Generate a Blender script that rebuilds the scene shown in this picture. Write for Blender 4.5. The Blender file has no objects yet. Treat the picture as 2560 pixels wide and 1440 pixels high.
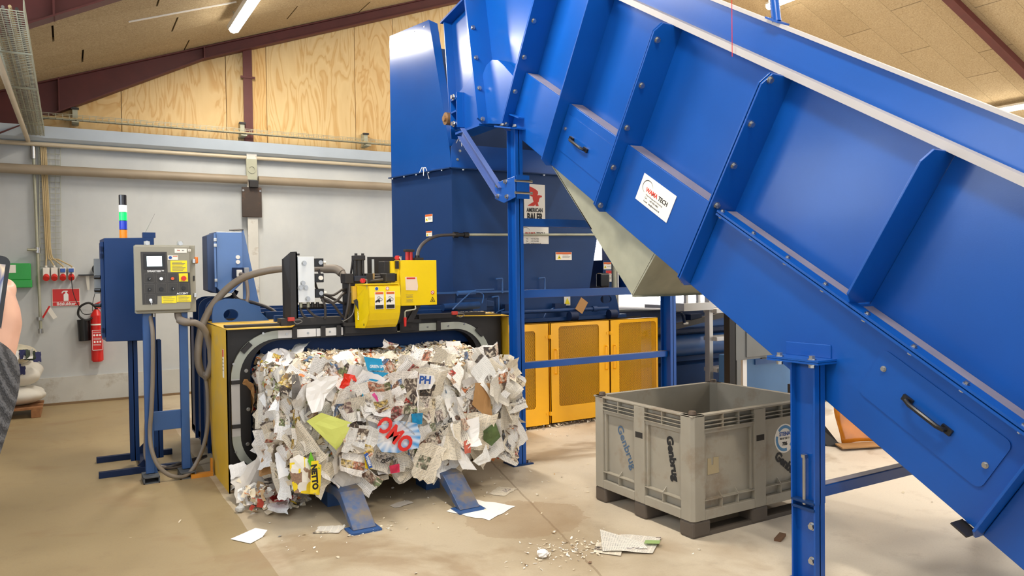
import bpy, bmesh, math, random
from mathutils import Vector, Matrix
random.seed(7)
R = math.radians
sc = bpy.context.scene
col = sc.collection
# ---------------------------------------------------------------- camera
cam_d = bpy.data.cameras.new('camera'); cam = bpy.data.objects.new('camera', cam_d); col.objects.link(cam)
cam_d.sensor_width = 36; cam_d.lens = 36 * 1873 / 2560; cam_d.clip_start = 0.05
yaw, pitch, roll = R(30.597), R(1.12), R(0.712)
fw = Vector((math.sin(yaw) * math.cos(pitch), math.cos(yaw) * math.cos(pitch), -math.sin(pitch)))
r0 = Vector((math.cos(yaw), -math.sin(yaw), 0)); d0 = fw.cross(r0)
rr = math.cos(roll) * r0 + math.sin(roll) * d0; dd = -math.sin(roll) * r0 + math.cos(roll) * d0
mw = Matrix((rr, -dd, -fw)).transposed().to_4x4(); mw.translation = (0, 0, 1.65)
cam.matrix_world = mw
sc.camera = cam
# ---------------------------------------------------------------- world, exposure
w = bpy.data.worlds.new('world'); sc.world = w; w.use_nodes = True
w.node_tree.nodes['Background'].inputs[0].default_value = (0.92, 0.96, 1.0, 1)
w.node_tree.nodes['Background'].inputs[1].default_value = 1.5
sc.view_settings.view_transform = 'Standard'; sc.view_settings.look = 'None'
sc.view_settings.exposure = 0.36; sc.view_settings.gamma = 1; sc.view_settings.use_curve_mapping = False
LAMP_W = 82.0

# ---------------------------------------------------------------- materials
def lin(c):
    return tuple((x / 255 / 12.92 if x / 255 <= 0.04045 else ((x / 255 + 0.055) / 1.055) ** 2.4) for x in c) + (1,)
MATS = {}
class NT:
    def __init__(s, name):
        s.m = bpy.data.materials.new(name); s.m.use_nodes = True; s.t = s.m.node_tree; s.n = s.t.nodes; s.l = s.t.links
        s.b = s.n['Principled BSDF']
    def new(s, t, **k):
        x = s.n.new(t)
        for a, b in k.items(): setattr(x, a, b)
        return x
    def link(s, a, b): s.l.new(a, b)
    def val(s, sock, v):
        if hasattr(v, 'is_linked') or isinstance(v, bpy.types.NodeSocket): s.link(v, sock)
        else: sock.default_value = v
    def math(s, op, a, b=0.0, c=None):
        x = s.new('ShaderNodeMath', operation=op); s.val(x.inputs[0], a); s.val(x.inputs[1], b)
        if c is not None: s.val(x.inputs[2], c)
        return x.outputs[0]
    def mix(s, fac, a, b, bt='MIX'):
        x = s.new('ShaderNodeMix', data_type='RGBA', blend_type=bt)
        s.val(x.inputs[0], fac); s.val(x.inputs[6], a); s.val(x.inputs[7], b)
        return x.outputs[2]
    def noise(s, vec, scale, detail=3, rough=.5, dist=0):
        x = s.new('ShaderNodeTexNoise'); s.link(vec, x.inputs['Vector']); x.inputs['Scale'].default_value = scale
        x.inputs['Detail'].default_value = detail; x.inputs['Roughness'].default_value = rough; x.inputs['Distortion'].default_value = dist
        return x
    def ramp(s, fac, stops):
        x = s.new('ShaderNodeValToRGB'); s.link(fac, x.inputs[0]); e = x.color_ramp.elements
        while len(e) > 1: e.remove(e[-1])
        e[0].position = stops[0][0]; e[0].color = stops[0][1]
        for p, c in stops[1:]:
            q = e.new(p); q.color = c
        return x.outputs[0]
    def coord(s, which='Object'):
        return s.new('ShaderNodeTexCoord').outputs[which]
    def mapping(s, vec, sca=(1, 1, 1), loc=(0, 0, 0), rot=(0, 0, 0)):
        x = s.new('ShaderNodeMapping'); s.link(vec, x.inputs[0]); x.inputs['Scale'].default_value = sca
        x.inputs['Location'].default_value = loc; x.inputs['Rotation'].default_value = rot
        return x.outputs[0]
    def bump(s, h, strength=.3, dist=.01):
        x = s.new('ShaderNodeBump'); x.inputs['Strength'].default_value = strength; x.inputs['Distance'].default_value = dist
        s.link(h, x.inputs['Height']); s.link(x.outputs[0], s.b.inputs['Normal'])
def M(name, c, rough=.5, metal=0.0, var=.06, vs=3.0, bump=0.0, bs=60.0, spec=.5, coat=0.0, dirt=None, ds=4.0, dlo=.55, dhi=.75, emit=0, alpha=1.0, trans=0.0):
    if name in MATS: return MATS[name]
    t = NT(name); b = t.b; c = lin(c)
    co = t.coord()
    n = t.noise(co, vs, 4)
    lo = tuple(x * (1 - var) for x in c[:3]) + (1,); hi = tuple(min(1, x * (1 + var)) for x in c[:3]) + (1,)
    out = t.ramp(n.outputs[0], [(.3, lo), (.7, hi)])
    if dirt:
        n2 = t.noise(co, ds, 6, .65)
        f = t.ramp(n2.outputs[0], [(dlo, (0, 0, 0, 1)), (dhi, (1, 1, 1, 1))])
        out = t.mix(f, out, lin(dirt))
    t.link(out, b.inputs['Base Color'])
    b.inputs['Roughness'].default_value = rough; b.inputs['Metallic'].default_value = metal
    b.inputs['Specular IOR Level'].default_value = spec; b.inputs['Coat Weight'].default_value = coat
    b.inputs['Coat Roughness'].default_value = .12
    if bump: t.bump(t.noise(co, bs, 3).outputs[0], bump, .004)
    if emit:
        t.link(out, b.inputs['Emission Color']); b.inputs['Emission Strength'].default_value = emit
    if trans:
        b.inputs['Transmission Weight'].default_value = trans
    b.inputs['Alpha'].default_value = alpha
    MATS[name] = t.m
    return t.m
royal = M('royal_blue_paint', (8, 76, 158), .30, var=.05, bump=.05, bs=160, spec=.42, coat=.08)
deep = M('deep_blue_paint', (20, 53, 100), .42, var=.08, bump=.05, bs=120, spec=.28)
navy = M('navy_paint', (18, 36, 70), .5, var=.1, spec=.25)
slate = M('worn_blue_paint', (44, 84, 140), .42, var=.1, dirt=(96, 92, 84), ds=7, dlo=.62, dhi=.8)
rimgrey = M('pale_rubber_edge', (172, 168, 168), .6)
steel = M('zinc_bolt', (182, 182, 180), .32, 1.0)
galv = M('galvanised_sheet', (168, 168, 148), .55, .35, var=.12, vs=6, bump=.05)
alu = M('aluminium', (205, 203, 200), .38, .6)
black = M('black_steel', (36, 33, 32), .5, var=.15, dirt=(70, 62, 55), ds=9, dlo=.6, dhi=.85)
rubber = M('black_rubber', (22, 22, 22), .6)
plastic = M('black_plastic', (20, 20, 22), .35)
yellow = M('yellow_paint', (246, 210, 0), .35, var=.03, coat=.2)
mustard = M('dusty_shaded_yellow', (214, 170, 40), .5, var=.06, dirt=(190, 165, 110), ds=5, dlo=.5, dhi=.8)  # base yellow is darkened for shade at the outlet, dust patches over it
amber_y = M('guard_yellow_paint', (250, 184, 8), .38, var=.03, coat=.2)
red = M('red_paint', (205, 32, 26), .35)
redpl = M('red_plastic', (210, 40, 34), .4)
white = M('white_paint', (232, 230, 226), .5)
whitepl = M('white_plastic', (232, 228, 218), .45)
label_w = M('label_white', (240, 234, 222), .5, var=.01)
label_y = M('label_yellow', (246, 224, 30), .5, var=.01)
label_o = M('label_orange', (216, 100, 34), .5, var=.01)
ink = M('black_ink', (24, 22, 22), .6, var=.01)
inkred = M('red_ink', (206, 52, 34), .6, var=.01)
inkgrey = M('grey_ink', (120, 116, 110), .6, var=.01)
inkwhite = M('white_ink', (240, 240, 238), .6, var=.01)
inkblue = M('blue_ink', (40, 84, 160), .6, var=.01)
maroon = M('maroon_steel', (88, 38, 34), .55, var=.12, vs=6)
console = M('console_grey', (150, 146, 130), .5, var=.04)
hose = M('grey_hose', (126, 116, 104), .55, var=.05, bump=.15, bs=220)
hosed = M('dark_hose', (60, 54, 50), .5)
pipe_m = M('dull_pipe', (150, 136, 116), .5, var=.1)
wood = M('rough_timber', (150, 104, 66), .75, var=.25, vs=14)
rust = M('rust_scraped_blue', (60, 88, 132), .45, var=.1, dirt=(120, 108, 92), ds=5, dlo=.42, dhi=.6)
chrome = M('chrome', (205, 205, 205), .15, 1.0)

# ---------------------------------------------------------------- geometry helpers
def top(o):
    while o.parent: o = o.parent
    return o
def tag(o, label=None, cat=None, group=None, kind=None):
    if label: o['label'] = label
    if cat: o['category'] = cat
    if group: o['group'] = group
    if kind: o['kind'] = kind
    return o
def thing(name, loc, label, cat, group=None, rz=0):
    o = bpy.data.objects.new(name, None); o.empty_display_size = .1; col.objects.link(o)
    o.location = loc; o.rotation_euler = (0, 0, rz)
    return tag(o, label, cat, group)
V = Vector
class MB:
    def __init__(s): s.v = []; s.f = []; s.uv = None
    def add(s, vs, fs):
        k = len(s.v); s.v += [V(p) for p in vs]; s.f += [tuple(i + k for i in f) for f in fs]; return s
    def box(s, a, b):
        x0, y0, z0 = a; x1, y1, z1 = b
        return s.add([(x0, y0, z0), (x1, y0, z0), (x1, y1, z0), (x0, y1, z0), (x0, y0, z1), (x1, y0, z1), (x1, y1, z1), (x0, y1, z1)],
                     [(0, 3, 2, 1), (4, 5, 6, 7), (0, 1, 5, 4), (1, 2, 6, 5), (2, 3, 7, 6), (3, 0, 4, 7)])
    def obox(s, c, ax, ay, az, h):
        c = V(c); ax = V(ax).normalized() * h[0]; ay = V(ay).normalized() * h[1]; az = V(az).normalized() * h[2]
        P = [c + sx * ax + sy * ay + sz * az for sz in (-1, 1) for sx, sy in ((-1, -1), (1, -1), (1, 1), (-1, 1))]
        return s.add(P, [(0, 3, 2, 1), (4, 5, 6, 7), (0, 1, 5, 4), (1, 2, 6, 5), (2, 3, 7, 6), (3, 0, 4, 7)])
    def bar(s, p0, p1, w, h, up=(0, 0, 1)):
        p0 = V(p0); p1 = V(p1); d = (p1 - p0); L = d.length; d.normalize(); sd = d.cross(V(up)).normalized(); u = sd.cross(d)
        return s.obox((p0 + p1) / 2, d, sd, u, (L / 2, w / 2, h / 2))
    def prism(s, poly, vec):
        n = len(poly); vec = V(vec); P = [V(p) for p in poly]
        fs = [tuple(range(n - 1, -1, -1)), tuple(range(n, 2 * n))] + [(i, (i + 1) % n, n + (i + 1) % n, n + i) for i in range(n)]
        return s.add(P + [p + vec for p in P], fs)
    def holed(s, outer, inner, vec):
        n = len(outer); vec = V(vec); O = [V(p) for p in outer]; I = [V(p) for p in inner]
        P = O + I + [p + vec for p in O] + [p + vec for p in I]; fs = []
        for i in range(n):
            j = (i + 1) % n
            fs += [(i, j, n + j, n + i), (2 * n + i, 3 * n + i, 3 * n + j, 2 * n + j), (i, 2 * n + i, 2 * n + j, j), (n + i, n + j, 3 * n + j, 3 * n + i)]
        return s.add(P, fs)
    def cyl(s, p0, p1, r, n=16, r2=None):
        p0 = V(p0); p1 = V(p1); d = (p1 - p0).normalized(); a = d.orthogonal().normalized(); b = d.cross(a); r2 = r if r2 is None else r2
        A = [p0 + r * (math.cos(2 * math.pi * i / n) * a + math.sin(2 * math.pi * i / n) * b) for i in range(n)]
        B = [p1 + r2 * (math.cos(2 * math.pi * i / n) * a + math.sin(2 * math.pi * i / n) * b) for i in range(n)]
        return s.add(A + B, [tuple(range(n - 1, -1, -1)), tuple(range(n, 2 * n))] + [(i, (i + 1) % n, n + (i + 1) % n, n + i) for i in range(n)])
    def tube(s, pts, r, n=8, smooth=0):
        P = [V(p) for p in pts]
        if smooth: P = spline(P, smooth)
        rad = r if callable(r) else (lambda t: r)
        d = (P[1] - P[0]).normalized(); a = d.orthogonal().normalized(); rings = []
        for i, p in enumerate(P):
            t = (P[min(i + 1, len(P) - 1)] - P[max(i - 1, 0)]).normalized()
            a = (a - t * a.dot(t)).normalized(); b = t.cross(a); q = rad(i / (len(P) - 1))
            rings.append([p + q * (math.cos(2 * math.pi * k / n) * a + math.sin(2 * math.pi * k / n) * b) for k in range(n)])
        vs = [x for rg in rings for x in rg]; m = len(rings); fs = [tuple(range(n - 1, -1, -1)), tuple((m - 1) * n + k for k in range(n))]
        for i in range(m - 1):
            for k in range(n):
                fs.append((i * n + k, i * n + (k + 1) % n, (i + 1) * n + (k + 1) % n, (i + 1) * n + k))
        return s.add(vs, fs)
    def grid(s, fn, nu, nv, uv=True):
        k = len(s.v)
        if s.uv is None: s.uv = {}
        for j in range(nv + 1):
            for i in range(nu + 1):
                s.v.append(V(fn(i / nu, j / nv))); s.uv[len(s.v) - 1] = (i / nu, j / nv)
        for j in range(nv):
            for i in range(nu):
                a = k + j * (nu + 1) + i; s.f.append((a, a + 1, a + nu + 2, a + nu + 1))
        return s
    def mesh(s, name, mat, off=V((0, 0, 0)), smooth=False, recalc=True):
        me = bpy.data.meshes.new(name); me.from_pydata([p - off for p in s.v], [], s.f)
        if s.uv:
            ul = me.uv_layers.new(name='UVMap')
            for lp in me.loops: ul.data[lp.index].uv = s.uv.get(lp.vertex_index, (0, 0))
        if recalc and not s.uv:
            bm = bmesh.new(); bm.from_mesh(me); bmesh.ops.recalc_face_normals(bm, faces=bm.faces); bm.to_mesh(me); bm.free()
        me.materials.append(mat)
        if smooth:
            for p in me.polygons: p.use_smooth = True
            me.set_sharp_from_angle(angle=R(38 if smooth is True else smooth))
        return me
    def build(s, name, mat, parent=None, smooth=False, bevel=0, label=None, cat=None, group=None, kind=None):
        if parent: off = top(parent).location.copy()
        else:
            xs = [p.x for p in s.v]; ys = [p.y for p in s.v]; zs = [p.z for p in s.v]
            off = V(((min(xs) + max(xs)) / 2, (min(ys) + max(ys)) / 2, min(zs)))
        o = bpy.data.objects.new(name, s.mesh(name, mat, off, smooth)); col.objects.link(o)
        if parent: o.parent = parent
        else: o.location = off
        if bevel:
            b = o.modifiers.new('bevel', 'BEVEL'); b.width = bevel; b.segments = 2; b.limit_method = 'ANGLE'; b.angle_limit = R(40)
        return tag(o, label, cat, group, kind)
def spline(P, k):
    out = []
    for i in range(len(P) - 1):
        p0 = P[max(i - 1, 0)]; p1 = P[i]; p2 = P[i + 1]; p3 = P[min(i + 2, len(P) - 1)]
        for j in range(k):
            t = j / k
            out.append(.5 * ((2 * p1) + (p2 - p0) * t + (2 * p0 - 5 * p1 + 4 * p2 - p3) * t * t + (3 * p1 - p0 - 3 * p2 + p3) * t ** 3))
    return out + [P[-1]]
def inst(name, me, loc, parent, rot=None, scale=None):
    """one more piece sharing mesh data; loc in world space"""
    o = bpy.data.objects.new(name, me); col.objects.link(o)
    if parent: o.parent = parent; o.location = V(loc) - top(parent).location
    else: o.location = loc
    if rot is not None: o.rotation_euler = rot.to_euler() if hasattr(rot, 'to_euler') else rot
    if scale is not None: o.scale = scale
    return o
def frame(right, up):
    r = V(right).normalized(); u = V(up).normalized(); n = r.cross(u)
    return Matrix((r, u, n)).transposed()
def text(name, s, size, loc, right, up, mat, parent, align='CENTER', bold=0.0, sx=1.0, shear=0.0, depth=.0006):
    cu = bpy.data.curves.new(name, 'FONT'); cu.body = s; cu.size = size; cu.align_x = align; cu.align_y = 'CENTER'
    cu.offset = bold; cu.extrude = depth; cu.resolution_u = 3; cu.shear = shear
    o = bpy.data.objects.new(name, cu); col.objects.link(o)
    dg = bpy.context.evaluated_depsgraph_get(); me = bpy.data.meshes.new_from_object(o.evaluated_get(dg)); me.name = name
    bpy.data.objects.remove(o); me.materials.clear(); me.materials.append(mat)
    q = inst(name, me, loc, parent, frame(right, up)); q.scale = (sx, 1, 1)
    return q
def rounded(cx, cy, w, h, r, n=5):
    """rounded rectangle outline, counter-clockwise, as 2D points"""
    P = []
    for (sx, sy, a0) in ((1, 1, 0), (-1, 1, 90), (-1, -1, 180), (1, -1, 270)):
        for i in range(n + 1):
            a = R(a0 + 90 * i / n); P.append((cx + sx * (w / 2 - r) + r * math.cos(a), cy + sy * (h / 2 - r) + r * math.sin(a)))
    return P
def circle(cx, cy, r, n): return [(cx + r * math.cos(2 * math.pi * i / n), cy + r * math.sin(2 * math.pi * i / n)) for i in range(n)]
# shared bolt meshes (axis = local z)
def bolt_mesh(r, h, mat=None):
    b = MB(); b.cyl((0, 0, 0), (0, 0, h * .25), r * 1.35, 12); b.cyl((0, 0, h * .2), (0, 0, h), r, 6)
    return b.mesh('bolt', mat or steel)
BOLT = bolt_mesh(.011, .012); BOLTB = bolt_mesh(.016, .02); BOLTS = bolt_mesh(.007, .006)
def zto(n):
    n = V(n).normalized(); return n.to_track_quat('Z', 'Y')
def sticker(parent, c, right, up, w, h, mat=None, name='warning_sticker', head=None, lines=0, tri=False, off=.0015):
    """flat printed label with coloured header, grey text lines and a warning triangle"""
    c = V(c); r = V(right).normalized(); u = V(up).normalized(); n = r.cross(u)
    st = MB().obox(c, r, u, n, (w / 2, h / 2, off)).build(name, mat or label_w, parent)
    if head: MB().obox(c + u * h * .36 + n * .0008, r, u, n, (w * .48, h * .13, off)).build('header_band', head, st)
    if lines:
        b = MB(); x0 = -.08 if tri else -.4
        for i in range(lines):
            y = h * (.14 - .5 * i / max(1, lines)) if head else h * (.36 - .72 * i / max(1, lines - 1) if lines > 1 else 0)
            L = w * (.45 - x0) * (.7 + .3 * ((i * 37) % 10) / 10)
            b.obox(c + r * (x0 * w + L / 2) + u * y + n * .001, r, u, n, (L / 2, h * .022, off))
        b.build('print_lines', inkgrey, st)
    if tri:
        q = c - r * w * .28 - u * h * .14 + n * .0008; k = min(w * .16, h * .3)
        b = MB().prism([q - r * k - u * k * .8 - n * off, q + r * k - u * k * .8 - n * off, q + u * k - n * off], n * off * 2)
        b.build('hazard_triangle', label_y, st)
        k2 = k * .35; b = MB().prism([q - r * k2 - u * k2 * .9, q + r * k2 - u * k2 * .9, q + u * k2], n * off * 1.6); b.build('hazard_symbol', ink, st)
    return st
# ================================================================ THE BUILDING
def struct(name, mb, mat, parent=None, smooth=False):
    o = bpy.data.objects.new(name, mb.mesh(name, mat, V((0, 0, 0)), smooth)); col.objects.link(o)
    if parent: o.parent = parent
    else: o['kind'] = 'structure'
    return o
def floor_material():
    t = NT('concrete_floor'); co = t.coord()
    sep = t.new('ShaderNodeSeparateXYZ'); t.link(co, sep.inputs[0])
    wob = t.noise(co, 1.2, 2)
    xw = t.math('ADD', sep.outputs[0], t.math('MULTIPLY', t.math('SUBTRACT', wob.outputs[0], .5), .05))
    side = t.math('GREATER_THAN', xw, .965)
    n1 = t.noise(co, .9, 6, .6); n2 = t.noise(co, 5, 6, .65); n3 = t.noise(co, 90, 3, .7)
    bare = t.ramp(n1.outputs[0], [(.3, lin((168, 150, 122))), (.52, lin((192, 176, 148))), (.75, lin((202, 188, 162)))])
    coat = t.ramp(n1.outputs[0], [(.3, lin((152, 132, 96))), (.7, lin((168, 148, 110)))])
    lightened = t.ramp(t.math('DIVIDE', t.math('ADD', sep.outputs[0], t.math('MULTIPLY', n1.outputs[0], 1.2)), 8.0), [(.38, (0, 0, 0, 1)), (.62, (1, 1, 1, 1))])
    bare = t.mix(lightened, bare, lin((222, 211, 194)))  # paler towards the right: daylight on the floor put into the colour
    c = t.mix(side, coat, bare)
    st = t.ramp(t.noise(t.mapping(co, (1, 1, 1), (3.1, 1.7, 0)), .75, 5, .6, .6).outputs[0], [(.56, (0, 0, 0, 1)), (.63, (1, 1, 1, 1))])
    stf = t.math('MULTIPLY', st, .5)
    c = t.mix(stf, c, lin((146, 116, 80)))
    c = t.mix(t.math('MULTIPLY', t.ramp(n2.outputs[0], [(.55, (0, 0, 0, 1)), (.8, (1, 1, 1, 1))]), .35), c, lin((130, 106, 80)))
    # wet oily patch on the bare concrete in front of the bale
    dx = t.math('DIVIDE', t.math('SUBTRACT', sep.outputs[0], 2.62), .42); dy = t.math('DIVIDE', t.math('SUBTRACT', sep.outputs[1], 4.28), .36)
    rr2 = t.math('ADD', t.math('MULTIPLY', dx, dx), t.math('MULTIPLY', dy, dy))
    rw = t.math('ADD', rr2, t.math('MULTIPLY', t.math('SUBTRACT', n2.outputs[0], .5), 1.6))
    c = t.mix(t.math('MULTIPLY', t.math('LESS_THAN', rw, 1.0), .38), c, lin((150, 122, 90)))
    # hairline joint in the slab
    jx = t.math('ABSOLUTE', t.math('SUBTRACT', t.math('ADD', sep.outputs[0], t.math('MULTIPLY', t.math('SUBTRACT', 4.715, sep.outputs[1]), .28)), t.math('ADD', 2.87, t.math('MULTIPLY', t.math('SUBTRACT', n2.outputs[0], .5), .03))))
    c = t.mix(t.math('MULTIPLY', t.math('LESS_THAN', jx, .008), .45), c, lin((120, 96, 68)))
    c = t.mix(t.math('MULTIPLY', t.math('SUBTRACT', n3.outputs[0], .5), .5), c, lin((90, 74, 56)))
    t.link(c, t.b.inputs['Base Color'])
    t.link(t.ramp(n1.outputs[0], [(.3, (.42, .42, .42, 1)), (.7, (.6, .6, .6, 1))]), t.b.inputs['Roughness'])
    t.bump(n2.outputs[0], .12, .01)
    return t.m
def plywood_material():
    t = NT('plywood'); co = t.coord()
    oi = t.new('ShaderNodeObjectInfo')
    off = t.new('ShaderNodeVectorMath', operation='ADD'); sc_ = t.new('ShaderNodeVectorMath', operation='SCALE')
    cmb = t.new('ShaderNodeCombineXYZ'); t.link(oi.outputs['Random'], cmb.inputs[0]); t.link(oi.outputs['Random'], cmb.inputs[2])
    t.link(cmb.outputs[0], sc_.inputs[0]); sc_.inputs['Scale'].default_value = 40; t.link(co, off.inputs[0]); t.link(sc_.outputs[0], off.inputs[1])
    v = t.mapping(off.outputs[0], (1.7, 1, .42))
    n = t.noise(v, 1.6, 3, .45, 1.2)
    rings = t.math('FRACT', t.math('MULTIPLY', n.outputs[0], 9))
    c = t.ramp(rings, [(0, lin((222, 194, 142))), (.5, lin((228, 202, 150))), (.8, lin((212, 176, 118))), (.9, lin((208, 170, 110))), (1, lin((222, 194, 142)))])
    warm = t.ramp(oi.outputs['Random'], [(0, (.92, .92, .9, 1)), (.6, (.92, .88, .82, 1)), (1, (.88, .74, .52, 1))])
    c = t.mix(1.0, c, warm, 'MULTIPLY')
    fine = t.noise(t.mapping(co, (60, 1, 3)), 3, 3)
    c = t.mix(t.math('MULTIPLY', fine.outputs[0], .18), c, lin((180, 140, 86)))
    t.link(c, t.b.inputs['Base Color']); t.b.inputs['Roughness'].default_value = .62
    return t.m
def board_material():
    t = NT('wood_wool_board'); co = t.coord(); oi = t.new('ShaderNodeObjectInfo')
    n = t.noise(co, 55, 4, .7, 1.5); n2 = t.noise(co, 2.2, 3)
    c = t.ramp(n.outputs[0], [(.28, lin((128, 108, 80))), (.5, lin((182, 162, 128))), (.75, lin((210, 194, 162)))])
    c = t.mix(t.math('MULTIPLY', n2.outputs[0], .25), c, lin((150, 122, 84)))
    hv = t.ramp(oi.outputs['Random'], [(0, (.9, .89, .87, 1)), (1, (1.0, 1.0, 1.0, 1))])
    c = t.mix(1.0, c, hv, 'MULTIPLY')
    t.link(c, t.b.inputs['Base Color']); t.b.inputs['Roughness'].default_value = .9; t.b.inputs['Specular IOR Level'].default_value = .15
    t.bump(n.outputs[0], .5, .006)
    return t.m
def wall_material():
    t = NT('painted_wall'); co = t.coord()
    n = t.noise(co, 1.1, 5, .6); n2 = t.noise(t.mapping(co, (1, 1, .25)), 3.0, 5)
    c = t.ramp(n.outputs[0], [(.3, lin((184, 188, 190))), (.7, lin((202, 204, 202)))])
    c = t.mix(t.math('MULTIPLY', t.ramp(n2.outputs[0], [(.55, (0, 0, 0, 1)), (.85, (1, 1, 1, 1))]), .3), c, lin((170, 168, 160)))
    t.link(c, t.b.inputs['Base Color']); t.b.inputs['Roughness'].default_value = .6
    t.bump(t.noise(co, 35, 3).outputs[0], .08, .005)
    return t.m
floor_m = floor_material(); ply_m = plywood_material(); board_m = board_material(); wall_m = wall_material()
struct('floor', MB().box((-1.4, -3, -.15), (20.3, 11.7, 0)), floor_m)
XL, XRG, SL = -1.3, 9.4, .371
ZR = 4.26 + SL * XRG; SR = .365; XE = 20.2
def roofz(x): return 4.26 + SL * x if x <= XRG else ZR - SR * (x - XRG)
wb = MB().box((-1.4, 11.5, 0), (20.3, 11.7, 3.6))
wall = struct('wall_back', wb, wall_m)
struct('gable_backing', MB().prism([(XL - .1, 11.52, 3.58), (XE + .1, 11.52, 3.58), (XE + .1, 11.52, roofz(XE)), (XRG, 11.52, ZR), (XL - .1, 11.52, roofz(XL))], (0, .15, 0)), ply_m, wall)
xs = [-1.3, -.56, .66, 2.01, 2.30, 2.58, 3.94, 4.58, 5.80, 7.02, 8.24, 9.4, 10.6, 11.8, 13.0]
for a, b in zip(xs[:-1], xs[1:]):
    g = .004; top_a, top_b = roofz(a + g), roofz(b - g)
    m = MB().prism([(a + g, 11.44, 3.60), (b - g, 11.44, 3.60), (b - g, 11.44, top_b), (a + g, 11.44, top_a)], (0, .05 + .004 * ((int(b * 7)) % 3), 0))
    o = struct('plywood_sheet', m, ply_m, wall)
    # give each sheet its own origin so that its grain differs
ledge_m = M('ledge_paint', (190, 202, 214), .5, var=.04)
struct('trim_1', MB().prism([(-1.3, 11.26, 3.60), (-1.3, 11.5, 3.60), (-1.3, 11.5, 3.38), (-1.3, 11.32, 3.46)], (21.4, 0, 0)), ledge_m)
struct('baseboard_back', MB().box((-1.3, 11.46, 0), (20.1, 11.5, .36)), M('plinth_paint', (196, 196, 190), .6, dirt=(150, 138, 118), ds=3), None)
struct('baseboard_dirt_strip', MB().box((-1.3, 11.44, 0), (20.1, 11.46, .03)), M('floor_coving', (128, 104, 74), .7), bpy.data.objects['baseboard_back'])
struct('wall_left', MB().box((-1.45, -3, 0), (-1.3, 11.7, roofz(-1.3))), wall_m)
struct('wall_right', MB().box((20.2, -3, 0), (20.35, 11.7, roofz(20.2) + .1)), wall_m)
# daylight window in the back wall, seen between hopper and conveyor
wf = struct('window_1', MB().holed([(5.9, 11.40, .95), (13.0, 11.40, .95), (13.0, 11.40, 2.5), (5.9, 11.40, 2.5)], [(6.0, 11.40, 1.02), (12.9, 11.40, 1.02), (12.9, 11.40, 2.42), (6.0, 11.40, 2.42)], (0, .1, 0)), white)
day = M('daylit_pane', (240, 244, 250), .4, var=.01, emit=4.0)
dayw = M('daylit_glass', (226, 238, 255), .4, var=.01, emit=8.0)
for i in range(5):
    a = 6.0 + i * 1.38; struct('pane', MB().box((a + .02, 11.45, 1.02), (a + 1.36, 11.47, 2.42)), day, wf)
for i in range(1, 5):
    a = 6.0 + i * 1.38; struct('mullion', MB().box((a - .02, 11.41, 1.02), (a + .02, 11.48, 2.42)), white, wf)
# daylight windows high in the left wall, outside the view
for k_, (ya, yb) in enumerate(((5.3, 6.9), (3.0, 4.6), (.6, 2.2))):
    wo = struct('window_%d' % (k_ + 2), MB().holed([(-1.33, ya - .06, 2.24), (-1.33, yb + .06, 2.24), (-1.33, yb + .06, 3.26), (-1.33, ya - .06, 3.26)], [(-1.33, ya, 2.3), (-1.33, yb, 2.3), (-1.33, yb, 3.2), (-1.33, ya, 3.2)], (.06, 0, 0)), white)
    struct('pane', MB().box((-1.32, ya, 2.3), (-1.295, (ya + yb) / 2 - .02, 3.2)), dayw, wo); struct('pane', MB().box((-1.32, (ya + yb) / 2 + .02, 2.3), (-1.295, yb, 3.2)), dayw, wo)
# ---- roof deck and ceiling boards
deck = MB(); deck.prism([(XL - .1, -3, roofz(XL - .1) + .06), (XRG, -3, ZR + .06), (XE + .1, -3, roofz(XE + .1) + .06), (XE + .1, -3, roofz(XE) + .2), (XRG, -3, ZR + .2), (XL - .1, -3, roofz(XL - .1) + .2)], (0, 14.7, 0))
ceil = struct('ceiling', deck, M('roof_void', (70, 58, 42), .9))
DX, WY = 2.52, .595
def board_mesh(sl, L):
    m = MB(); dxx = L / 2; zz = sl * dxx
    g = .010
    m.add([(-dxx + g, -WY / 2 + .002, -zz + sl * g), (dxx - g, -WY / 2 + .002, zz - sl * g), (dxx - g, WY / 2 - .002, zz - sl * g), (-dxx + g, WY / 2 - .002, -zz + sl * g),
           (-dxx + g, -WY / 2 + .002, -zz + sl * g + .05), (dxx - g, -WY / 2 + .002, zz - sl * g + .05), (dxx - g, WY / 2 - .002, zz - sl * g + .05), (-dxx + g, WY / 2 - .002, -zz + sl * g + .05)],
          [(0, 3, 2, 1), (4, 5, 6, 7), (0, 1, 5, 4), (1, 2, 6, 5), (2, 3, 7, 6), (3, 0, 4, 7)])
    return m.mesh('ceiling_board', board_m)
seamoff = [1.44, .20, 1.16, 2.43, .88, 2.14]
cache = {}
for side in (0, 1):
    for k in range(20):
        yc = 11.345 - WY * (k + .5)
        if yc < 1.0: break
        lo, hi = (XL, XRG) if side == 0 else (XRG, 19.6)
        x = seamoff[k % 6] + (.0 if side == 0 else .9) - DX * 6
        while x + DX <= lo: x += DX
        while x < hi:
            a, b = max(x, lo), min(x + DX, hi)
            if b - a > .1:
                key = (side, round(b - a, 3))
                if key not in cache: cache[key] = board_mesh(SL if side == 0 else -SR, b - a)
                o = bpy.data.objects.new('ceiling_board', cache[key]); col.objects.link(o); o.parent = ceil
                xm = (a + b) / 2; o.location = (xm, yc, roofz(xm) + (.004 if (k * 7 + int(a * 3)) % 4 == 0 else 0))
            x += DX
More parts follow.
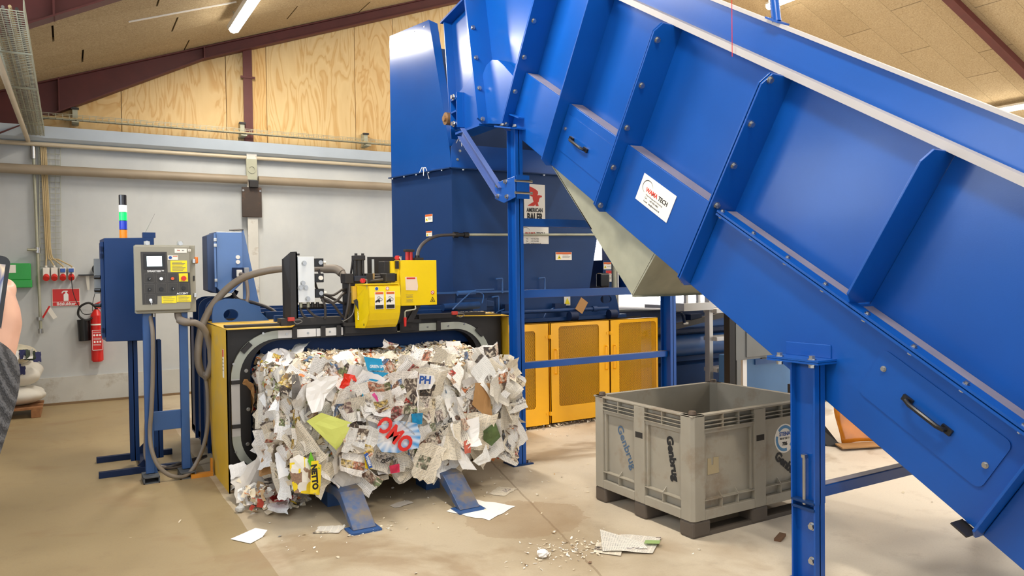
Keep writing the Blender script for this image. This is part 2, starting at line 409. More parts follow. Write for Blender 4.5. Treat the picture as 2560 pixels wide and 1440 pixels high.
# near strip of roof beyond the boards, above and behind the camera
for side in (0, 1):
    a, b = ((XL, XRG) if side == 0 else (XRG, XE)); m = MB()
    m.add([(a, -3, roofz(a)), (b, -3, roofz(b)), (b, 1.0, roofz(b)), (a, 1.0, roofz(a)), (a, -3, roofz(a) + .05), (b, -3, roofz(b) + .05), (b, 1.0, roofz(b) + .05), (a, 1.0, roofz(a) + .05)],
          [(0, 3, 2, 1), (4, 5, 6, 7), (0, 1, 5, 4), (1, 2, 6, 5), (2, 3, 7, 6), (3, 0, 4, 7)])
    struct('ceiling_board', m, board_m, ceil)
# ---- maroon portal rafters (I-section, deep haunch at the eaves)
def rafter(y, label):
    t = thing('roof_rafter', (XL, y, 3.0), label, 'roof beam', 'maroon roof rafters')
    def zb(x):
        d = .17 if x > 1.7 else .17 + (1.7 - x) * .148
        return roofz(x) - d
    xs = [XL, -.3, -.06, 1.7, 5.0, XRG]
    lowpts = [(x, zb(x)) for x in xs]
    web = MB().prism([(x, y + .07, z) for x, z in lowpts] + [(x, y + .07, roofz(x)) for x in reversed(xs)], (0, .012, 0)); web.build('web', maroon, t)
    fl = MB()
    for (x0, z0), (x1, z1) in zip(lowpts[:-1], lowpts[1:]): fl.bar((x0, y + .076, z0), (x1, y + .076, z1), .15, .014)
    fl.build('lower_flange', maroon, t)
    fl = MB(); fl.bar((XL, y + .076, roofz(XL) - .012), (XRG, y + .076, ZR - .012), .15, .014); fl.build('upper_flange', maroon, t)
    for x in (-.06, 1.7): MB().box((x - .008, y, zb(x) - .01), (x + .008, y + .15, roofz(x))).build('stiffener', maroon, t)
    x2 = [XRG, 14, 18.3, 20.1]
    low2 = [(x, roofz(x) - (.20 if x < 18 else .20 + (x - 18) * .2)) for x in x2]
    MB().prism([(x, y + .07, z) for x, z in low2] + [(x, y + .07, roofz(x)) for x in reversed(x2)], (0, .012, 0)).build('web', maroon, t)
    fl = MB()
    for (x0, z0), (x1, z1) in zip(low2[:-1], low2[1:]): fl.bar((x0, y + .076, z0), (x1, y + .076, z1), .15, .014)
    fl.build('lower_flange', maroon, t)
    MB().box((XL, y, 0), (XL + .25, y + .15, roofz(XL))).build('column', maroon, t)
    return t
rafter(11.26, 'maroon steel roof rafter running along the top of the plywood gable wall')
rafter(7.2, 'maroon steel roof rafter crossing the ceiling above the wire cable tray, nearer than the gable')
rafter(3.2, 'maroon steel roof rafter overhead nearest the photographer')
# maroon gable post and the pale column below it
gp = thing('gable_post', (2.30, 11.4, 3.6), 'maroon steel post dividing the plywood sheets of the gable wall', 'post')
MB().box((2.236, 11.36, 3.60), (2.362, 11.375, 4.95)).build('flange', maroon, gp); MB().box((2.293, 11.37, 3.60), (2.305, 11.44, 4.95)).build('web', maroon, gp)
MB().box((2.20, 11.345, 4.53), (2.40, 11.365, 4.56)).build('cross_tab', maroon, gp)
colm = M('column_paint', (206, 204, 196), .5, dirt=(150, 130, 105), ds=6)
wc = thing('steel_column', (2.33, 11.4, 0), 'pale painted steel column on the back wall below the maroon gable post', 'column')
MB().box((2.262, 11.36, 0), (2.405, 11.375, 3.46)).build('flange', colm, wc); MB().box((2.32, 11.37, 0), (2.345, 11.5, 3.46)).build('web', colm, wc)
MB().box((2.25, 11.33, 3.06), (2.40, 11.36, 3.36)).build('pipe_bracket', galv, wc)
MB().holed([(2.29 + x, 11.32, 3.21 + z) for x, z in circle(.035, 0, .06, 12)], [(2.29 + x, 11.32, 3.21 + z) for x, z in circle(.035, 0, .04, 12)], (0, .02, 0)).build('bracket_ring', galv, wc)
bp = thing('pipe_plate', (2.32, 11.34, 2.51), 'dark rusty steel plate hanging on the pale wall column below the thick pipe', 'plate')
MB().box((2.18, 11.33, 2.515), (2.46, 11.35, 2.955)).build('plate', M('rusty_black_plate', (62, 50, 42), .6, var=.2, dirt=(96, 66, 46), ds=6), bp, bevel=.01)
MB().box((2.28, 11.26, 2.95), (2.40, 11.35, 3.04)).build('clamp_foot', black, bp)
for x, z in ((2.2, 2.9), (2.44, 2.9)): inst('bolt', BOLT, (x, 11.33, z), bp, zto((0, -1, 0)))
# ---- fluorescent lamps
lamp_body = M('lamp_housing', (220, 216, 206), .5)
tube_m = NT('lamp_diffuser'); tube_m.b.inputs['Base Color'].default_value = (1, 1, 1, 1); tube_m.b.inputs['Emission Color'].default_value = (1.0, .94, .82, 1); tube_m.b.inputs['Emission Strength'].default_value = 30; tube_m = tube_m.m
def lamp(x, y, label):
    z = roofz(x) - .10; sl = SL if x < XRG else -SR
    t = thing('fluorescent_lamp', (x, y, z - .11), label, 'lamp', 'fluorescent ceiling lamps')
    nn = V((sl, 0, -1)).normalized(); ax = V((1, 0, sl)).normalized(); ay = V((0, 1, 0))
    MB().obox(V((x, y, z)) + nn * .025, ax, ay, nn, (.07, .76, .025)).build('housing', lamp_body, t)
    for yy_ in (-.5, .5): MB().cyl(V((x, y + yy_, z)) - nn * .09, V((x, y + yy_, z)) + nn * .01, .006, 8).build('hanger_rod', galv, t)
    m = MB(); ring = [(-.065, .05), (-.06, .085), (-.03, .11), (.03, .11), (.06, .085), (.065, .05)]
    m.prism([V((x, y - .74, z)) + ax * a + nn * b for a, b in ring], (0, 1.48, 0)); m.build('diffuser', tube_m, t, smooth=True)
    ld = bpy.data.lights.new('lamp_light', 'AREA'); ld.shape = 'RECTANGLE'; ld.size = .12; ld.size_y = 1.46; ld.energy = LAMP_W; ld.color = (1.0, .93, .82)
    lo = bpy.data.objects.new('lamp_light', ld); col.objects.link(lo); lo.parent = t
    lo.location = nn * .115 + V((0, 0, .11)); lo.rotation_euler = Matrix((ax, ay, -nn)).transposed().to_euler() if ax.cross(ay).dot(-nn) > 0 else Matrix((-ax, ay, -nn)).transposed().to_euler()
    return t
names = {(1.85, 9.26): 'lit fluorescent tube lamp on the sloping ceiling left of the baler',
         (11.75, 9.25): 'lit fluorescent lamp just above the top edge of the conveyor at upper right',
         (16.75, 8.35): 'lit fluorescent lamp low on the far roof slope at the right edge'}
for x in (1.85, 6.8, 11.75, 16.75):
    for y in (9.26, 5.3, 1.3):
        yy = y if x < 10 or y != 9.26 else (9.25 if x < 12 else 8.35)
        lamp(x, yy, names.get((x, yy), 'lit fluorescent lamp on the ceiling outside the view'))
MB().bar((.63, 9.33, roofz(.63) - .008), (1.78, 9.36, roofz(1.78) - .008), .02, .014).build('cable_duct', whitepl, None, label='thin white cable duct on the ceiling leading to the left lamp', cat='cable duct')
# ================================================================ THE CONVEYOR
CE, SE = .8536, .521
def cp(s, n, x): return V((x, 1.589 + CE * s - SE * n, .411 + SE * s + CE * n))
ev = V((0, CE, SE)); nv = V((0, -SE, CE)); xv = V((1, 0, 0)); UP = V((0, 0, 1))
cv = thing('inclined_conveyor', (4.2, 1.2, 0), 'royal blue steel incline conveyor rising from lower right to the hopper', 'conveyor')
def cbox(s0, s1, n0, n1, x0, x1, name, mat, parent=cv, bevel=0):
    return MB().obox((cp(s0, n0, x0) + cp(s1, n1, x1)) / 2, xv, ev, nv, ((x1 - x0) / 2, (s1 - s0) / 2, (n1 - n0) / 2)).build(name, mat, parent, bevel=bevel)
ribs = [-.60, .17, 1.19, 2.233, 3.235, 4.05, 4.79]
for a, b in ((-.6, .17), (.17, 2.225), (2.245, 3.235), (3.25, 4.05), (4.05, 4.79)): cbox(a + .004, b - .002, 0, .515, 3.36, 3.50, 'lower_side_panel', royal, bevel=.004)
for a, b in zip(ribs[:-1], ribs[1:]):
    cbox(a + .002, b - .002, .50, 1.36, 3.48, 3.492, 'skirt_panel', royal)
    cbox(a, b, 1.36, 1.555, 3.478, 3.49, 'upper_board', royal)
# grey lying dust line on the step, rim strips
dusty = M('dusty_blue_paint', (128, 124, 140), .55, var=.1, vs=8)
for a, b in zip(ribs[:-1], ribs[1:]):
    cbox(a + .02, b - .02, .515, .518, 3.372, 3.478, 'ledge_dust', dusty)
cbox(-.6, 4.79, 1.338, 1.376, 3.40, 3.50, 'rim_strip', rimgrey)
cbox(-.6, 4.79, 1.552, 1.572, 3.455, 3.50, 'top_edge_strip', rimgrey)
def rib(s, n0, n1, th=.012, x0=3.26, name='rib_plate'):
    m = MB(); q = [cp(s, n0 + .05, x0), cp(s, n0, x0 + .06), cp(s, n0, 3.485), cp(s, n1, 3.485), cp(s, n1, x0 + .05), cp(s, n1 - .06, x0)]
    return m.prism(q, ev * th).build(name, royal, cv, bevel=.002)
rb = {}
for s, n0, n1 in ((.17, -.01, 1.34), (1.19, .53, 1.34), (2.225, -.01, 1.34), (3.235, -.01, 1.34), (4.05, -.01, 1.34), (4.79, -.01, 1.34)):
    rb[s] = rib(s, n0, n1)
for s in (2.245, 3.252, 4.804): rib(s, -.01, 1.34, .010)
for s, ns in ((3.235, (1.232, .93, .633, .339, .045)), (2.225, (1.308, 1.054, .802, .548)), (4.79, (1.24, .937, .639, .344, .049))):
    for n in ns: inst('bolt', BOLTB, cp(s, n, 3.305), cv, zto(-ev))
cbox(-.6, 2.2, .500, .512, 3.30, 3.37, 'panel_flange', royal); cbox(-.6, 2.2, .518, .530, 3.30, 3.37, 'panel_flange', royal)
for k in range(10):
    inst('bolt', BOLT, cp(2.18 - .272 * k, .530, 3.325), cv, zto(nv)); inst('nut', BOLT, cp(2.18 - .272 * k, .500, 3.325), cv, zto(-nv))
def access_door(s0, s1, n0, n1, hs, hn, screws):
    sm, nm = (s0 + s1) / 2, (n0 + n1) / 2
    d = MB().prism([cp(sm + a, nm + b, 3.354) for a, b in rounded(0, 0, s1 - s0, n1 - n0, .035)], (.004, 0, 0)).build('access_door', royal, cv)
    h = MB(); L = .105
    h.tube([cp(hs + L, hn, 3.352), cp(hs + L * .95, hn, 3.325), cp(hs + L * .7, hn, 3.312), cp(hs - L * .7, hn, 3.312), cp(hs - L * .95, hn, 3.325), cp(hs - L, hn, 3.352)], .011, 8)
    for k in (-1, 1): h.obox(cp(hs + k * L, hn, 3.347), ev, nv, xv, (.026, .015, .008))
    h.build('handle', plastic, d, smooth=True)
    for a, b in screws: inst('screw', BOLT, cp(a, b, 3.354), d, zto(-xv))
access_door(3.285, 4.035, .155, .445, 3.76, .295, ((3.99, .33), (3.30, .29)))
access_door(.277, .953, .160, .424, .622, .292, ((.90, .34), (.315, .27)))
# far side of the trough, belt and underside
farside = MB()
for (n0, n1, x0, x1) in ((0, .515, 4.96, 5.10), (.50, .95, 4.98, 4.99), (.93, .95, 4.97, 5.06)):
    farside.obox((cp(-.6, n0, x0) + cp(4.79, n1, x1)) / 2, xv, ev, nv, ((x1 - x0) / 2, 2.695, (n1 - n0) / 2))
farside.build('far_side_panel', royal, cv)
cbox(-.6, 4.85, .30, .315, 3.50, 4.96, 'belt', rubber)
cbox(-.6, 4.80, .012, .024, 3.49, 4.97, 'under_pan', navy)
cbox(-.62, -.60, 0, 1.5, 3.36, 5.10, 'tail_plate', royal)
cbox(.19, .27, -.022, -.014, 3.29, 3.38, 'foot_tab', black)
# debris pan hanging under the conveyor (triangular galvanised box)
pn = [(5.205, 2.585), (4.144, 1.487), (4.100, 1.474), (3.896, 1.775)]
seam = (4.62, 1.98)
MB().prism([(3.44, 5.205, 2.60), (3.44, 4.60, 1.958), (3.44, 4.35, 2.08)], (.004, 0, 0)).build('debris_pan_side', galv, cv)
MB().prism([(3.438, 4.62, 1.975), (3.438, 4.144, 1.487), (3.438, 3.896, 1.785), (3.438, 4.36, 2.07)], (.004, 0, 0)).build('debris_pan_side', galv, cv)
MB().prism([(3.44, 4.144, 1.487), (3.44, 4.144, 1.470), (3.44, 3.886, 1.770), (3.44, 3.896, 1.780)], (1.55, 0, 0)).build('debris_pan_front', galv, cv)
MB().prism([(3.44, 5.205, 2.585), (3.44, 4.144, 1.487), (3.44, 4.12, 1.470), (3.44, 5.20, 2.60)], (1.55, 0, 0)).build('debris_pan_bottom', galv, cv)
# name plate
def wamatech(parent, c, r, u, w, h, sub=True, rows=(), name='name_plate'):
    c = V(c); r = V(r).normalized(); u = V(u).normalized(); n = r.cross(u)
    pl = MB().obox(c, r, u, n, (w / 2, h / 2, .0015)).build(name, label_w, parent)
    k = h / .19; f = n * .002
    text('lettering_red', 'WAMA', .041 * k, c + r * (-.108 * k) * (w / h / 1.9) + u * .008 * k + f, r, u, inkred, pl, 'LEFT', .0012 * k, .98)
    text('lettering_black', 'TECH', .041 * k, c + r * (.030 * k) * (w / h / 1.9) + u * .008 * k + f, r, u, ink, pl, 'LEFT', .0012 * k, .98)
    m = MB(); q = c + r * (-.10 * k) + u * .025 * k + f
    pts = [q + r * .048 * k * math.cos(R(a)) * 1.1 + u * .045 * k * math.sin(R(a)) for a in range(20, 251, 10)]
    for i in range(len(pts) - 1):
        wd = (.0045 * math.sin(math.pi * (i + .5) / len(pts)) + .0006) * k
        m.bar(pts[i], pts[i + 1], wd, .0006, n)
    m.build('logo_arc', ink, pl)
    if sub: text('tagline', 'Waste Management Technology', .0145 * k, c + r * -.095 * k - u * .024 * k + f, r, u, inkgrey, pl, 'LEFT')
    for i, (a, b) in enumerate(rows):
        y = -.045 - .023 * i
        text('print', a, .016 * k, c + r * -.095 * k + u * y * k + f, r, u, ink, pl, 'LEFT'); text('print', b, .016 * k, c + r * -.04 * k + u * y * k + f, r, u, ink, pl, 'LEFT')
    return pl
wamatech(cv, cp(2.785, .327, 3.357), -ev, nv, .36, .19, True, (('Tel.:', '+45 7026 9002'), ('E-mail:', 'info@wamatech.dk')))
# ---- head section: wedge joint, discharge head, bearing
MB().prism([(3.48, *cp(4.80, .0, 0)[1:]), (3.48, 6.09, 3.03), (3.48, 6.345, 4.36), (3.48, *cp(4.80, 1.34, 0)[1:])], (.012, 0, 0)).build('head_wedge_panel', royal, cv)
arc = [(3.36, 5.67, 2.953), (3.36, 6.085, 3.035), (3.36, 6.18, 3.50), (3.36, 6.10, 3.575), (3.36, 5.99, 3.60), (3.36, 5.88, 3.57), (3.36, 5.78, 3.50), (3.36, *cp(4.815, .40, 0)[1:])]
MB().prism(arc, (.10, 0, 0)).build('head_wedge_cover', royal, cv, bevel=.003)
ra = V((0, 6.345 - 6.09, 4.36 - 3.03)).normalized(); rn = V((0, -ra.z, ra.y))
A0 = V((0, 6.09, 3.03))
for k in (0, 1):
    q = A0 - rn * (.014 * k); m = MB()
    m.prism([(3.26, *(q + ra * .05)[1:]), (3.32, *(q)[1:]), (3.485, *q[1:]), (3.485, *(q + ra * 1.36)[1:]), (3.30, *(q + ra * 1.36)[1:]), (3.26, *(q + ra * 1.30)[1:])], rn * .012)
    m.build('rib_plate', royal, cv)
for t_ in (.04, .34, .64, .94, 1.24): inst('bolt', BOLTB, V((3.305, 0, 0)) + A0 + ra * t_ + rn * .014, cv, zto(rn))
MB().prism([(3.48, 6.10, 3.05), (3.48, 6.92, 3.03), (3.48, 7.06, 4.25), (3.48, 6.345, 4.36)], (.012, 0, 0)).build('head_side_panel', royal, cv)
MB().prism([(3.37, 6.345, 4.36), (3.37, 7.10, 4.25), (3.37, 7.10, 4.27), (3.37, 6.345, 4.38)], (.12, 0, 0)).build('head_top_flange', royal, cv)
MB().prism([(3.39, 7.05, 4.26), (3.39, 6.91, 3.03), (3.39, 6.925, 3.03), (3.39, 7.065, 4.26)], (.10, 0, 0)).build('head_end_flange', royal, cv)
MB().prism([(3.36, 6.10, 3.03), (3.36, 6.62, 3.03), (3.36, 6.74, 3.42), (3.36, 6.22, 3.60)], (.12, 0, 0)).build('head_lower_panel', royal, cv, bevel=.003)
MB().box((3.30, 6.14, 3.02), (3.50, 6.64, 3.04)).build('head_bottom_flange', royal, cv)
tk = MB()
for z in (3.13, 3.24, 3.36): tk.box((3.28, 6.56, z - .008), (3.36, 6.70, z + .008))
tk.box((3.345, 6.55, 3.08), (3.36, 6.73, 3.42)); tk.box((3.28, 6.69, 3.08), (3.36, 6.705, 3.42)); tk.box((3.28, 6.555, 3.08), (3.36, 6.57, 3.42))
tk = tk.build('take_up_frame', royal, cv)
for z in (3.12, 3.38): inst('bolt', BOLTB, (3.28, 6.62, z), tk, zto(-xv), (1.4, 1.4, 1.4))
MB().cyl((3.26, 6.78, 3.20), (3.40, 6.78, 3.20), .062, 20).cyl((3.24, 6.78, 3.20), (3.27, 6.78, 3.20), .03, 16).build('bearing', M('bronze', (150, 118, 84), .4, .6), cv, smooth=True)
MB().prism([(4.98, *cp(4.80, .0, 0)[1:]), (4.98, 6.09, 3.03), (4.98, 6.92, 3.03), (4.98, 7.06, 4.25), (4.98, 6.345, 4.36), (4.98, *cp(4.80, 1.34, 0)[1:])], (.012, 0, 0)).build('far_head_panel', royal, cv)
MB().cyl((3.49, 6.6, 3.30), (4.98, 6.6, 3.30), .13, 24).build('head_drum', rubber, cv, smooth=True)
MB().prism([(3.49, 6.345, 4.37), (3.49, 7.08, 4.27), (3.49, 7.08, 4.28), (3.49, 6.345, 4.38)], (1.49, 0, 0)).build('head_roof', royal, cv)
# blue mast on the top edge and red cord
ms = thing('mast_bracket', tuple(cp(2.495, 1.572, 3.475)), 'short royal blue tube on a small plate on the top edge of the conveyor', 'bracket')
b0 = cp(2.495, 1.572, 3.475)
MB().obox(b0 + nv * .005, xv, ev, nv, (.05, .05, .005)).build('base_plate', royal, ms); MB().cyl(b0, b0 + V((.0, .05, .40)), .026, 14).build('tube', royal, ms, smooth=True)
MB().obox(b0 + V((-.027, .03, .14)), (0, .12, .99), (0, 1, 0), (1, 0, 0), (.035, .005, .001)).build('white_sticker', label_w, ms)
rc = MB().cyl((3.388, 3.15, 2.91), (3.388, 3.15, 5.4), .0022, 6).build('pull_cord', red, None, label='thin red cord hanging down from the roof in front of the conveyor top', cat='cord')

# ================================================================ CONVEYOR SUPPORT FRAMES
def ipe(m, x, y, z0, z1, h=.14, b=.073, tf=.009, tw=.007):
    m.box((x - b / 2, y - h / 2, z0), (x + b / 2, y - h / 2 + tf, z1)); m.box((x - b / 2, y + h / 2 - tf, z0), (x + b / 2, y + h / 2, z1)); m.box((x - tw / 2, y - h / 2, z0), (x + tw / 2, y + h / 2, z1))
    return m
fr = thing('rear_support_frame', (4.2, 5.55, 0), 'tall royal blue post frame carrying the upper end of the conveyor beside the bale', 'support frame')
for x, zt in ((3.325, 2.885), (5.06, 2.80)):
    ipe(MB(), x, 5.55, .012, zt).build('post', royal, fr)
    MB().box((x - .10, 5.46, 0), (x + .10, 5.64, .012)).build('base_plate', deep, fr)
    for dx in (-.075, .075): inst('bolt', BOLTB, (x + dx, 5.50, .012), fr, zto(UP))
MB().prism([(3.21, 5.42, 2.862), (3.21, 5.70, 2.925), (3.21, 5.70, 2.937), (3.21, 5.42, 2.874)], (.22, 0, 0)).build('top_plate', royal, fr)
for y in (5.45, 5.66): inst('bolt', BOLTB, (3.27, y, 2.88 + (y - 5.42) * .22), fr, zto(UP))
MB().prism([(3.30, 5.44, 2.96), (3.30, 5.60, 3.02), (3.30, 5.60, 3.03), (3.30, 5.44, 2.97)], (.06, 0, 0)).build('upper_tab', royal, fr)
for z, h in ((2.09, .07), (1.47, .07), (.845, .055)): MB().box((3.36, 5.52, z - h / 2), (5.03, 5.58, z + h / 2)).build('cross_bar', royal, fr, bevel=.004)
gs = MB().prism([(3.268, 5.44, 2.29), (3.268, 5.63, 2.26), (3.268, 5.79, 2.31), (3.268, 5.79, 2.45), (3.268, 5.44, 2.47)], (-.01, 0, 0)).build('gusset_plate', royal, fr, bevel=.003)
for y, z in ((5.73, 2.42), (5.73, 2.33), (5.59, 2.44), (5.57, 2.31)): inst('bolt', BOLTB, (3.258, y, z), gs, zto(-xv))
MB().box((3.268, 5.42, 2.28), (3.39, 5.43, 2.48)).build('clamp_plate', royal, fr)
for z in (2.33, 2.43): MB().cyl((3.25, 5.425, z), (3.42, 5.425, z), .012, 10).build('clamp_rod', steel, fr, smooth=True)
br = MB(); p0, p1 = V((3.275, 5.70, 2.36)), V((3.275, 6.42, 3.00)); d = (p1 - p0).normalized(); sd = d.cross(xv)
br.obox((p0 + p1) / 2, d, sd, xv, ((p1 - p0).length / 2, .045, .004)); br.obox((p0 + p1) / 2 + sd * .045 - xv * .02, d, sd, xv, ((p1 - p0).length / 2, .004, .024)); br.obox((p0 + p1) / 2 - sd * .045 - xv * .02, d, sd, xv, ((p1 - p0).length / 2, .004, .024))
br.build('diagonal_brace', M('dull_blue_channel', (70, 92, 150), .5, var=.1), fr)
ff = thing('front_support_leg', (4.2, 2.57, 0), 'royal blue adjustable steel leg under the lower part of the conveyor, nearest the camera', 'support frame')
for x in (3.30, 5.06):
    ipe(MB(), x, 2.57, .445, 1.170, .15, .08).build('upper_post', royal, ff)
    ipe(MB(), x, 2.57, .012, .4449, .146, .076).build('lower_post', royal, ff)
    MB().box((x - .006, 2.51, .03), (x + .0, 2.55, .43)).build('slide_plate', royal, ff)
    MB().box((x - .10, 2.46, 0), (x + .10, 2.68, .012)).build('base_plate', royal, ff)
    for z0 in (.447, .413): MB().box((x - .045, 2.50, z0 - .006), (x + .0, 2.64, z0 + .006)).build('jack_plate', deep, ff)
    MB().box((x - .085, 2.44, 1.17), (x + .06, 2.76, 1.180)).build('top_plate', royal, ff); MB().box((x - .085, 2.44, 1.182), (x + .06, 2.76, 1.192)).build('bracket_plate', royal, ff)
    for y in (2.50, 2.70): inst('bolt', BOLTB, (x - .055, y, 1.192), ff, zto(UP)); inst('nut', BOLTB, (x - .055, y, 1.17), ff, zto(-UP))
    js = MB(); js.cyl((x - .028, 2.57, .43), (x - .028, 2.57, .675), .0095, 10); js.cyl((x - .028, 2.57, .675), (x - .028, 2.57, .69), .018, 6); js.build('jack_bolt', steel, ff)
    for z in (.32, .14): inst('bolt', BOLTB, (x - .008, 2.535, z), ff, zto(-xv))
MB().box((3.352, 2.47, 1.19), (3.362, 2.75, 1.262)).build('bracket_upstand', royal, ff, bevel=.004)
MB().box((3.34, 2.54, .455), (5.03, 2.60, .515)).build('cross_bar', royal, ff, bevel=.004)
MB().box((3.35, 2.545, .515), (5.03, 2.595, .518)).build('dust_layer', dusty, ff)
MB().box((3.37, 5.53, .8725), (5.03, 5.57, .8755)).build('dust_layer', dusty, fr)
# ================================================================ HOPPER
hp = thing('feed_hopper', (4.3, 7.4, 1.45), 'tall blue sheet steel feed hopper above the baler, under the conveyor head', 'hopper')
A, B = V((3.43, 7.0, 0)), V((3.18, 8.03, 0)); side = (B - A).normalized(); inn = V((side.y, -side.x, 0))   # inn points into the hopper
def hl(t, z, o=0): return A + side * t + V((0, 0, z)) + inn * o
LT = (B - A).length
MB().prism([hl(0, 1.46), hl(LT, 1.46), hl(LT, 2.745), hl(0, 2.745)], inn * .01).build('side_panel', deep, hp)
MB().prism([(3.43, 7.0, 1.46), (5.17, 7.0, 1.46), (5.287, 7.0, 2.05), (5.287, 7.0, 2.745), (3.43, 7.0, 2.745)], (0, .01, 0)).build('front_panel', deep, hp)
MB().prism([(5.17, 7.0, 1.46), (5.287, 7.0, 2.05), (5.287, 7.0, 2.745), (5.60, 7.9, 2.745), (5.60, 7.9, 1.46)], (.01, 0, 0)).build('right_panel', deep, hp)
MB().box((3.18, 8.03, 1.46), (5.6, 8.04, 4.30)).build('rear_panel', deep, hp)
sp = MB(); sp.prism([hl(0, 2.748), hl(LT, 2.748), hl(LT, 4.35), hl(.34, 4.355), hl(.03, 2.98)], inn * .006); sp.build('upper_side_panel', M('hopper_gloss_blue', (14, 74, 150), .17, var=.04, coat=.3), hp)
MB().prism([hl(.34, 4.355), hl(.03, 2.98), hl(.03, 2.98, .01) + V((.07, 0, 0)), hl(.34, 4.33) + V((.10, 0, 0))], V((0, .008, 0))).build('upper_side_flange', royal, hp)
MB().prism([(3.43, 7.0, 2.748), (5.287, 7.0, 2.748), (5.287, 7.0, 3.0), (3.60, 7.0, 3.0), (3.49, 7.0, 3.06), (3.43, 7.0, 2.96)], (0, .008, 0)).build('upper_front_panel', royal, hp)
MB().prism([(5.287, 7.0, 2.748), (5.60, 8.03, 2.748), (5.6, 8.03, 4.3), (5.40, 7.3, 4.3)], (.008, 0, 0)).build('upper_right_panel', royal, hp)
lip = MB(); lip.prism([hl(-.03, 2.738, -.05), hl(LT, 2.738, -.05), hl(LT, 2.738, 0), hl(0, 2.738, 0)], (0, 0, .012)); lip.prism([(3.40, 6.95, 2.738), (5.30, 6.95, 2.738), (5.30, 7.0, 2.738), (3.43, 7.0, 2.738)], (0, 0, .012))
lip.build('seam_flange', deep, hp)
for t_ in (.12, .34, .56, .78, 1.0): inst('bolt', BOLT, hl(t_, 2.738, -.03), hp, zto(-UP))
for x in (3.55, 3.85, 4.2, 4.55, 4.9): inst('bolt', BOLT, (x, 6.97, 2.738), hp, zto(-UP))
for x, z in ((3.53, 2.93), (3.50, 2.84)): inst('bolt', BOLT, (x, 7.0, z), hp, zto((0, -1, 0)))
inst('bolt', BOLTS, hl(.60, 4.29), hp, zto(-inn)); inst('bolt', BOLTS, hl(.42, 4.30), hp, zto(-inn)); inst('bolt', BOLTS, hl(.95, 4.29), hp, zto(-inn))
for q, nm in ((hl(.42, 2.76, -.05), 0), (V((3.50, 6.94, 3.02)), 1)):
    m = MB()
    for k in range(3):
        a = random.uniform(-.5, .5); m.tube([q + V((0, 0, .0)), q + V((.02 * k - .02, -.03, .03)), q + V((.05 * (k - 1) + a * .03, -.04, -.03 - .03 * k))], .004, 5, smooth=4)
    m.build('rag_string', inkwhite, hp, smooth=True)
fY = V((0, -1, 0)); sN = -inn
sticker(hp, hl(.385, 2.252, -.004), -side, UP, .124, .082, head=label_o, lines=3, tri=True)
sticker(hp, hl(.385, 2.085, -.004), -side, UP, .10, .055, head=label_o, lines=2, tri=True)
sticker(hp, (4.82, 6.995, 1.838), xv, UP, .22, .088, head=label_o, lines=3, tri=True)
# maker's plate with a red eagle
ab = MB().box((4.302, 6.992, 2.165), (4.575, 6.9965, 2.628)).build('eagle_plate', label_w, hp)
eg = [(.02, .98), (.06, 1.0), (.30, .93), (.56, .84), (.72, .74), (.73, .64), (.68, .55), (.72, .545), (.78, .56), (.86, .55), (.99, .54), (1.0, .50), (.97, .46), (.92, .44), (.86, .45), (.80, .36), (.76, .22), (.70, .20), (.76, .02), (.56, .02), (.55, .10), (.44, .02), (.0, .02), (.28, .16), (.42, .22), (.36, .36), (.35, .46), (.22, .50), (.12, .54), (.20, .56), (.06, .62), (.16, .65), (.02, .72), (.13, .75), (.0, .82), (.12, .85), (.0, .92), (.10, .93)]
MB().prism([(4.345 + u * .19, 6.9915, 2.385 + v_ * .225) for u, v_ in eg], (0, -.0012, 0)).build('eagle_emblem', inkred, ab)
text('lettering', 'AMERICAN', .062, (4.438, 6.991, 2.342), xv, UP, ink, ab, bold=.0022, sx=.68)
text('lettering', 'BALER', .115, (4.438, 6.991, 2.262), xv, UP, ink, ab, bold=.0055, sx=.62)
wamatech(hp, (4.425, 6.9945, 2.075), xv, UP, .387, .205, False, (('Tel.:', '+45 7026 9002'), ('Fax:', '+45 7026 9003'), ('E-mail:', 'info@wamatech.dk')))
MB().tube([(2.60, 6.0, 1.79), (2.654, 6.1, 1.855), (2.782, 6.3, 1.924), (2.941, 6.5, 1.983), (3.162, 6.75, 2.032), (3.45, 6.955, 2.055)], .016, 10, smooth=6).build('conduit_hose', hosed, hp, smooth=True)
MB().cyl((3.42, 6.955, 2.055), (3.47, 6.955, 2.055), .03, 14).cyl((3.54, 6.955, 2.055), (3.59, 6.955, 2.055), .03, 14).cyl((3.45, 6.955, 2.055), (3.56, 6.955, 2.055), .02, 14).build('conduit_coupling', plastic, hp, smooth=True)
MB().cyl((3.58, 6.955, 2.057), (5.30, 6.955, 2.085), .014, 12).build('conduit_pipe', galv, hp, smooth=True)

# ================================================================ BALER BODY
bl = thing('two_ram_baler', (3.5, 7.2, 0), 'big dark blue hydraulic baler with bale chamber and black rounded outlet frame', 'baler')
def ringpath(x0, x1, z0, z1, r, n=10):
    P = []
    for (cx, cz, a0) in ((x0 + r, z0 + r, 270), (x0 + r, z1 - r, 180), (x1 - r, z1 - r, 90), (x1 - r, z0 + r, 0)):
        for i in range(n + 1):
            a = R(a0 - 90 * i / n); P.append((cx + r * math.cos(a), cz + r * math.sin(a)))
    return P
